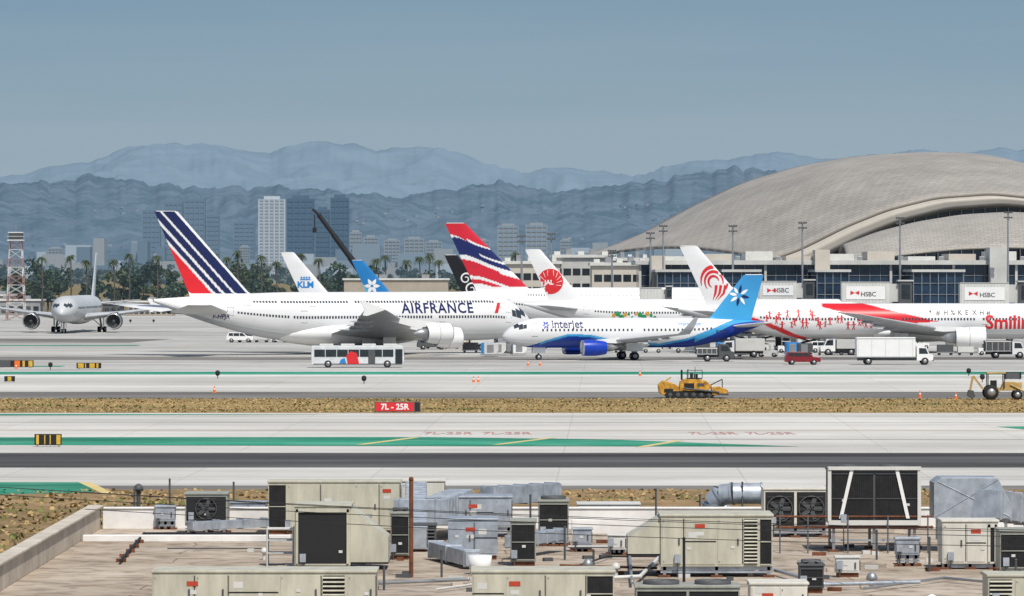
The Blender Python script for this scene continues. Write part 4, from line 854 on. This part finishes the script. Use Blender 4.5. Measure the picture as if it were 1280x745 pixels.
def unit(name,x0,x1,yt,yb,dep=1.6,m=BG,secs=(('panel',1),),legs=0.,hood=None,fans=0,label=None,rail=True):
    d=rd(yb); X0,X1=wx(x0,d),wx(x1,d); zt=wz(yt,d); w=X1-X0; E=empty(name,((X0+X1)/2,d,ZR)); h=zt-ZR; z0=legs if legs else .12
    mb=MB(); mb.b2(-w/2,w/2,0,dep,z0,h-.06,m); mb.b2(-w/2-.03,w/2+.03,-.03,dep+.03,h-.058,h,m); mb.obj('cabinet',E,.012)
    mb=MB(); tot=sum(s_[1] for s_ in secs); x=-w/2
    for kind,f in secs:
        ww=w*f/tot; a,b_=x+.04,x+ww-.04; lo,hi=z0+.06,h-.12
        if kind=='panel':
            mb.b2(x+ww-.012,x+ww+.012,-.004,-.001,lo,hi,DARK)
            mb.b2(a,b_,-.014,-.001,lo,hi,m); mb.b2(b_-.1,b_-.06,-.04,-.014,(lo+hi)/2-.08,(lo+hi)/2+.08,DGREY)
            for zz in(lo+.05,hi-.08): mb.b2(a+.02,a+.05,-.02,-.014,zz,zz+.04,STEEL)
        elif kind=='split':
            mid=(lo+hi)/2; mb.b2(x+.01,x+ww-.01,-.005,-.001,mid-.015,mid+.015,DARK); mb.b2(a,b_,-.014,-.001,lo,mid-.02,m); mb.b2(a,b_,-.014,-.001,mid+.02,hi,m); mb.b2(a+.08,a+.3,-.018,-.0145,mid+.1,mid+.25,OFFW)
        elif kind=='coil':
            mb.b2(a,b_,-.006,-.001,lo,hi,COIL); n=max(4,int((b_-a)/.06))
            for k in range(n+1): xx=a+(b_-a)*k/n; mb.b2(xx-.006,xx+.006,-.022,-.007,lo,hi,DARK)
            for zz in(lo,lo+(hi-lo)/2,hi): mb.b2(a,b_,-.03,-.0225,zz-.012,zz+.012,m)
        elif kind=='louver':
            mb.b2(a,b_,-.005,-.001,lo,hi,DARK); n=max(3,int((hi-lo)/.09))
            for k in range(n): zz=lo+(hi-lo)*(k+.5)/n; mb.box(((a+b_)/2,-.03,zz),(b_-a,.06,.012),m,M=Matrix.Rotation(.6,3,'X'))
        elif kind=='open':
            mb.b2(a,b_,-.006,-.001,lo,hi,DARK); mb.b2(a,b_,-.05,-.006,hi-.08,hi,m); mb.b2(a,a+.06,-.05,-.006,lo,hi,m); mb.b2(b_-.06,b_,-.05,-.006,lo,hi,m)
        elif kind=='fan':
            mb.b2(a,b_,-.005,-.001,lo,hi,DARK); cx,cz=(a+b_)/2,(lo+hi)/2; R=min(b_-a,hi-lo)*.42
            mb.rev((cx,-.006,cz),(0,-1,0),[(0,R*1.08),(.05,R*1.08),(.05,R),(0,R)],DGREY,22)
            for q in range(5): an=q*1.257; mb.box((cx+math.cos(an)*R*.5,-.03,cz+math.sin(an)*R*.5),(R*.8,.012,R*.35),DGREY,M=Matrix.Rotation(-an,3,'Y'))
            for q in range(5): zz=cz-R+2*R*q/4; mb.b2(cx-R,cx+R,-.062,-.056,zz-.006,zz+.006,DGREY)
        x+=ww
    if label is not None:
        lx=-w/2+w*label; mb.b2(lx-.13,lx+.13,-.022,-.0145,h-.36,h-.25,LBL); mb.b2(lx-.1,lx+.1,-.0185,-.0145,h-.55,h-.45,OFFW)
    rr=random.Random(int(x0*7+yt)); nd=max(1,int(w/1.1))
    for k in range(nd):
        lx=-w/2+.2+(w-.4)*rr.random(); zz=z0+.2+(h-z0-.5)*rr.random()*.6; mb.b2(lx-.05,lx+.05,-.026,-.0235,zz,zz+.07,OFFW)
    mb.cyl((-w/2+.15*w,-.06,z0+.1),(-w/2+.15*w,-.06,.02),.018,DGREY,n=6); mb.b2(-w/2+.15*w-.08,-w/2+.15*w+.08,-.1,-.03,z0+.1,z0+.32,GAL)
    mb.obj('access_panels',E,fix=False)
    mb=MB()
    if hood:
        sd,hw,ht=hood; s_=1 if sd=='r' else -1; X=s_*w/2; mb.extr([(X+s_*.002,h-.08),(X+s_*hw,h-.08-ht*.55),(X+s_*hw,h-.08-ht),(X+s_*.002,h-.08-ht)],.08,dep-.1,m); mb.extr([(X+s_*.03,h-.08-ht-.01),(X+s_*hw,h-.09-ht),(X+s_*hw,h-.13-ht),(X+s_*.03,h-.13-ht)],.1,dep-.1,DARK)
    for k in range(fans):
        fx=-w/2+w*(k+.5)/fans; mb.rev((fx,dep/2,h),(0,0,1),[(0,min(.42,w/fans*.42)),(.09,min(.42,w/fans*.42)),(.09,min(.39,w/fans*.39)),(.02,min(.39,w/fans*.39))],DGREY,20)
        for q in range(6): an=q*1.047; mb.box((fx+math.cos(an)*.18,dep/2+math.sin(an)*.18,h+.05),(.32,.1,.015),STEEL,rz=an)
    if legs:
        for xx in(-w/2+.1,0,w/2-.1):
            for yy in(.1,dep-.1): mb.b2(xx-.04,xx+.04,yy-.04,yy+.04,.01,legs,STEEL); mb.b2(xx-.15,xx+.15,yy-.12,yy+.12,.008,.06,RUST)
        mb.b2(-w/2,w/2,.06,.14,legs-.1,legs-.002,GAL); mb.b2(-w/2,w/2,.07,.12,legs*.4,legs*.4+.05,GAL)
    elif rail: mb.b2(-w/2+.03,w/2-.03,.05,dep-.05,.008,.118,RUST)
    if mb.v: mb.obj('hood_fans_supports',E,fix=False)
    return E
A='packaged_air_conditioner'; C='condenser_unit'
unit(A,190,470,713,772,1.5,BG,(('panel',1),('panel',.8),('split',1.2),('panel',1),('louver',.6),('panel',.7)),label=.18)
unit(A,590,768,713,775,1.6,BG,(('split',.8),('panel',1),('panel',1),('coil',.7)),label=.3)
unit(C,795,925,732,776,1.2,BGG,(('coil',1),('coil',1)),fans=2); unit(A,938,1010,728,770,1.2,BG2,(('split',1),('panel',1)),label=.3)
unit(A,1235,1300,718,765,1.3,BG,(('louver',1),('panel',1)))
unit(A,368,438,631,713,2.0,BG,(('open',1),),hood=('r',1.0,1.45)); unit(A,442,462,646,690,1.4,BGG,(('panel',1),))
unit(A,335,500,601,668,1.5,BG,(('coil',.45),('panel',.8),('split',.8),('panel',.6),('panel',.5)),label=.9)
unit(A,502,556,600,655,1.4,BG2,(('panel',1),('panel',1)))
unit(C,488,512,640,700,1.2,BGG,(('coil',1),),fans=1); unit(C,638,670,650,708,1.2,BGG,(('coil',1),)); unit(C,673,711,625,683,1.3,BGG,(('coil',1),),legs=.25,fans=1)
unit(C,231,284,616,668,1.2,BGG,(('fan',1),),legs=.35); unit('electrical_cabinet',288,332,627,656,.8,GAL,(('panel',1),('panel',1)),label=.7); unit('electrical_cabinet',194,219,632,662,.6,GAL,(('panel',1),),legs=.25)
unit(A,565,640,620,672,1.5,GAL,(('panel',.6),('split',.8),('panel',.6)),label=.35,legs=.3); unit(A,560,622,648,700,1.4,GAL,(('panel',1),('split',.9)),label=.45)
unit(A,826,966,643,722,2.0,BG,(('panel',.7),('split',1),('panel',.8),('louver',.5),('coil',.42)),hood=('l',.85,.95),label=.35,legs=.28)
unit(C,955,1034,610,672,1.6,BG2,(('fan',1),('fan',1)),legs=.3)
E2=unit(C,1038,1148,587,690,1.9,DGREY,(('coil',1),('coil',1)),legs=.75,fans=2)
mb=MB()
for s_ in(-1,1): mb.add([(s_*.62-.05,-.05,2.4),(s_*.62+.05,-.05,2.4),(s_*.95+.05,-.05,.95),(s_*.95-.05,-.05,.95)],[(0,1,2,3)],WHITE)
for x in(-1.27,1.27): mb.b2(x-.05,x+.05,-.06,-.031,.75,2.42,OFFW)
mb.b2(-1.3,1.3,-.09,-.062,.76,.9,OFFW); mb.b2(-1.3,1.3,-.085,-.0615,2.32,2.42,OFFW); mb.obj('coil_bracing',E2,fix=False)
unit('electrical_cabinet',1178,1248,650,712,1.2,BG2,(('panel',.8),('split',.7),('open',.4)),label=.6,legs=.15); unit(C,1250,1300,662,722,1.2,BGG,(('coil',1),),legs=.2)
unit('electrical_cabinet',1120,1150,672,708,.5,GAL,(('panel',1),),legs=.3); unit('electrical_cabinet',1045,1075,695,722,.4,OFFW,(('panel',1),))
unit(C,1000,1030,705,742,.8,DGREY,(('coil',1),),fans=1); unit(C,515,545,655,690,.8,DGREY,(('louver',1),)); unit('electrical_cabinet',716,740,660,690,.4,GAL,(('panel',1),),legs=.2); unit('electrical_cabinet',760,782,668,694,.4,OFFW,(('panel',1),),legs=.15)
unit(A,722,800,629,655,1.2,OFFW,(('panel',1),('louver',1)))
def duct(pts,w,h,m=GAL,name='roof_duct',seam=.7):
    mb=MB(); E=empty(name,pts[0])
    P=[Vector(p)-Vector(pts[0]) for p in pts]
    for a,b in zip(P[:-1],P[1:]):
        dv=b-a; L=dv.length; q=dv.to_track_quat('X','Z').to_matrix(); mb.box((a+b)/2,(L+w*.5,w,h),m,M=q); n=max(1,int(L/seam))
        for k in range(n+1): mb.box(a.lerp(b,k/n),(.04,w+.07,h+.07),m,M=q)
    mb.obj('duct_sections',E,.01)
def rp(px,py,z=0): d=rd(py); return (wx(px,d),d,ZR+z)
duct([rp(500,678,.9),rp(545,678,.9),rp(575,665,.9)],.7,.75); duct([rp(520,690,.4),rp(520,660,1.1)],.6,.6); duct([rp(612,660,1.0),rp(690,655,1.0)],.55,.55); duct([rp(1235,690,1.35),rp(1310,680,.9)],.8,.8); duct([rp(640,700,.5),rp(700,690,.5)],.35,.3); duct([rp(240,672,.35),rp(330,668,.35)],.3,.25); duct([rp(545,700,.3),rp(590,712,.3)],.4,.4,seam=1.5)
E=empty('round_roof_duct',rp(892,660,.85)); mb=MB(); P=[Vector((0,.6,-.7)),Vector((0,.5,-.1)),Vector((.25,.4,.15)),Vector((.6,.3,.2)),Vector((1.5,.3,.2))]
for a,b in zip(P[:-1],P[1:]): mb.cyl(a,b,.33,GAL,n=20,caps=True); mb.rev(b,(b-a),[(-.03,.36),(.03,.36)],GAL,20)
mb.obj('duct_sections',E,fix=True)
E=empty('exhaust_hood_duct',rp(1214,690)); mb=MB(); mb.extr([(-1.05,.95),(-1.05,1.95),(-.85,2.1),(.75,2.1),(1.15,1.35),(1.15,.95)],0,1.5,GAL)
mb.extr([(-.9,.3),(-.9,.94),(.2,.94),(.2,.3)],.3,1.2,GAL)
for a,b in(((-1.0,1.0),(.75,2.05)),((-.95,2.0),(1.1,1.0))): mb.cyl((a[0],-.01,a[1]),(b[0],-.01,b[1]),.015,GAL,n=5)
for x in(-.9,1.0): mb.b2(x-.04,x+.04,.1,.18,0,.95,STEEL)
mb.obj('sheet_metal_hood',E,.01)
def pipe(pts,r,m,name='roof_pipe'):
    E=empty(name,pts[0]); mb=MB(); P=[Vector(p)-Vector(pts[0]) for p in pts]
    for a,b in zip(P[:-1],P[1:]):
        mb.cyl(a,b,r,m,n=8); mb.rev(b-Vector((0,0,r*1.2)),(0,0,1),[(0,.01),(r*.5,r*1.1),(r*1.9,r*1.1),(r*2.4,.01)],m,8)
    mb.obj('pipe_run',E,fix=False)
pipe([rp(514,722),rp(514,722,2.55)],.055,RUST,'rusty_post')
pipe([rp(150,706,.1),rp(180,672,.12),rp(330,672,.12)],.04,DARK); pipe([rp(116,652,.3),rp(232,657,.3)],.035,STEEL); pipe([rp(970,690,.7),rp(1165,690,.7)],.04,RUST); pipe([rp(970,690,1.0),rp(1165,690,1.0)],.03,RUST)
for px in(975,1010,1060,1110,1160): pipe([rp(px,692),rp(px,690,1.02)],.022,DGREY,'pipe_support')
pipe([rp(640,735,.15),rp(800,728,.15),rp(825,705,.2)],.05,OFFW); pipe([rp(470,735,.12),rp(585,730,.12)],.045,STEEL); pipe([rp(710,690,.15),rp(786,690,.15),rp(790,735,.15)],.04,STEEL)
pipe([rp(1150,735,.15),rp(1030,738,.15),rp(970,720,.15)],.05,GAL); pipe([rp(300,725,.1),rp(365,722,.1)],.03,DARK); pipe([rp(855,745,0),rp(855,745,1.4)],.035,DARK,'vent_pipe')
pipe([rp(700,712,.12),rp(820,716,.12)],.03,RUST); pipe([rp(690,722,.1),rp(760,700,.1),rp(826,700,.1)],.025,DARK); pipe([rp(545,742,.1),rp(700,720,.1)],.03,OFFW); pipe([rp(1080,742,.12),rp(1180,728,.12),rp(1250,735,.12)],.035,STEEL); pipe([rp(332,690,.1),rp(210,690,.1)],.02,DGREY)
for px,py,h in((212,660,1.5),(292,655,1.3),(706,700,.9),(820,665,1.3),(928,660,1.4),(663,690,1.6),(168,660,1.2),(875,650,.8),(1096,700,.8),(552,722,.7),(608,735,.5),(742,712,.5),(480,738,.6),(1162,715,.9),(1270,735,.7)): pipe([rp(px,py),rp(px,py,h)],.03,DGREY,'vent_pipe')
def turb(px,py,z,r,m=GAL,name='roof_vent'):
    E=empty(name,rp(px,py)); mb=MB(); mb.cyl((0,0,0),(0,0,z),r*.45,m,n=12); mb.rev((0,0,z-.02),(0,0,1),[(0,r*.5),(.02,r),(r*.6,r*1.05),(r*1.3,r*.7),(r*1.6,.02)],m,18); mb.obj('vent_stack',E)
turb(173,655,1.05,.15,DGREY); turb(1165,790,.05,.5,WHITE,'white_fan_cowl'); turb(735,715,.15,.14,STEEL); turb(770,720,.18,.12,OFFW); turb(330,700,.2,.1,OFFW); turb(905,655,.4,.2,GAL); turb(1090,735,.2,.14,STEEL)
E=empty('white_bucket',rp(600,718)); mb=MB(); mb.rev((0,0,0),(0,0,1),[(0,.01),(0,.26),(.5,.32),(.5,.3),(.45,.02)],WHITE,20); mb.obj('bucket_shell',E)
mb=MB(); E=empty('roof_support_blocks')
for k in range(90):
    px,py=random.uniform(300,1270),random.uniform(665,740); p=rp(px,py,.05); mb.box(p,(random.uniform(.1,.4),.16,.1),random.choice((RUST,DGREY,OFFW,CP)),random.uniform(-.4,.4))
for k in range(5):
    p=rp(150+k*6+random.uniform(-2,2),703-k*6,.05); mb.box(p,(.25,.14,.1),RUST,random.uniform(-.3,.3))
mb.obj('blocks',E)
E=empty('steel_rack',rp(350,708)); mb=MB()
for x in(-.35,.35):
    for y in(0,.6): mb.cyl((x,y,0),(x,y,1.05),.025,OFFW,n=6)
for z in(.35,.7,1.0):
    mb.cyl((-.35,0,z),(.35,0,z),.02,OFFW,n=6); mb.cyl((-.35,.6,z),(.35,.6,z),.02,OFFW,n=6)
    mb.b2(-.35,.35,.02,.58,z-.02,z,GAL)
mb.obj('rack_frame',E,fix=False)
for k,(a,b,c,d_) in enumerate(((60,600,1200,668),(60,612,1230,676),(300,640,1290,690),(60,606,1260,672))):
    dd=118; E=empty('overhead_cable',(0,0,0)); mb=MB(); P=[]
    for i in range(25):
        t=i/24; px=a-200+(c+400-a)*t; py=b+(d_-b)*t+10*math.sin(math.pi*t); P.append(Vector((wx(px,dd),dd+k*.7,wz(py,dd))))
    for p,q in zip(P[:-1],P[1:]): mb.cyl(p,q,.009,DARK,n=5,caps=False)
    mb.obj('cable_span',E,fix=False)
# ------------------------------------------------------------ light, sky, camera
el=math.radians(56); az=math.radians(158)
sd=Vector((math.sin(az)*math.cos(el),math.cos(az)*math.cos(el),math.sin(el)))
L=bpy.data.lights.new('sun','SUN'); L.energy=4.1; L.angle=math.radians(.5); L.color=(1,.95,.875); lo=link(bpy.data.objects.new('sun',L)); lo.rotation_euler=sd.to_track_quat('Z','Y').to_euler()
w=bpy.data.worlds.new('World'); SC.world=w; w.use_nodes=True; nt=w.node_tree; N=nt.nodes; K=nt.links; bg=N['Background']; out=N['World Output']
sk=N.new('ShaderNodeTexSky'); sk.sky_type='NISHITA'; sk.sun_disc=False; sk.sun_elevation=el; sk.sun_rotation=az; sk.air_density=1.2; sk.dust_density=1.5
K.new(sk.outputs[0],bg.inputs[0]); bg.inputs[1].default_value=.09
tc=N.new('ShaderNodeTexCoord'); sp=N.new('ShaderNodeSeparateXYZ'); K.new(tc.outputs['Generated'],sp.inputs[0])
cr=N.new('ShaderNodeValToRGB'); e=cr.color_ramp.elements; mr=N.new('ShaderNodeMapRange'); mr.inputs['From Min'].default_value=0; mr.inputs['From Max'].default_value=.062
no=N.new('ShaderNodeTexNoise'); mp=N.new('ShaderNodeMapping'); mp.inputs['Scale'].default_value=(5,5,90); no.inputs['Scale'].default_value=1.5; no.inputs['Detail'].default_value=7; K.new(tc.outputs['Generated'],mp.inputs[0]); K.new(mp.outputs[0],no.inputs['Vector'])
ma=N.new('ShaderNodeMath'); ma.operation='MULTIPLY_ADD'; ma.inputs[1].default_value=.022; K.new(no.outputs['Fac'],ma.inputs[0]); K.new(sp.outputs['Z'],ma.inputs[2]); m9=N.new('ShaderNodeMath'); m9.operation='SUBTRACT'; m9.inputs[1].default_value=.011; K.new(ma.outputs[0],m9.inputs[0]); K.new(m9.outputs[0],mr.inputs['Value']); K.new(mr.outputs[0],cr.inputs[0])
e[0].position=0; e[0].color=(.35,.43,.49,1); e[1].position=1; e[1].color=(.215,.33,.435,1); q=e.new(.45); q.color=(.30,.395,.47,1); q=e.new(.75); q.color=(.25,.36,.45,1)
bg2=N.new('ShaderNodeBackground'); K.new(cr.outputs[0],bg2.inputs[0]); bg2.inputs[1].default_value=1
m2=N.new('ShaderNodeMapRange'); m2.interpolation_type='SMOOTHSTEP'; m2.inputs['From Min'].default_value=.07; m2.inputs['From Max'].default_value=.25; K.new(sp.outputs['Z'],m2.inputs['Value'])
mx=N.new('ShaderNodeMixShader'); K.new(m2.outputs[0],mx.inputs[0]); K.new(bg2.outputs[0],mx.inputs[1]); K.new(bg.outputs[0],mx.inputs[2]); K.new(mx.outputs[0],out.inputs[0])
cam=bpy.data.cameras.new('camera'); co=link(bpy.data.objects.new('camera',cam)); SC.camera=co; cam.sensor_width=36; cam.lens=36*F/1280; cam.clip_start=1; cam.clip_end=60000
co.location=(0,0,H); co.rotation_euler=(math.radians(90)-math.atan((372.5-HY)/F),0,0)
SC.view_settings.view_transform='Standard'; SC.view_settings.look='None'; SC.view_settings.exposure=0
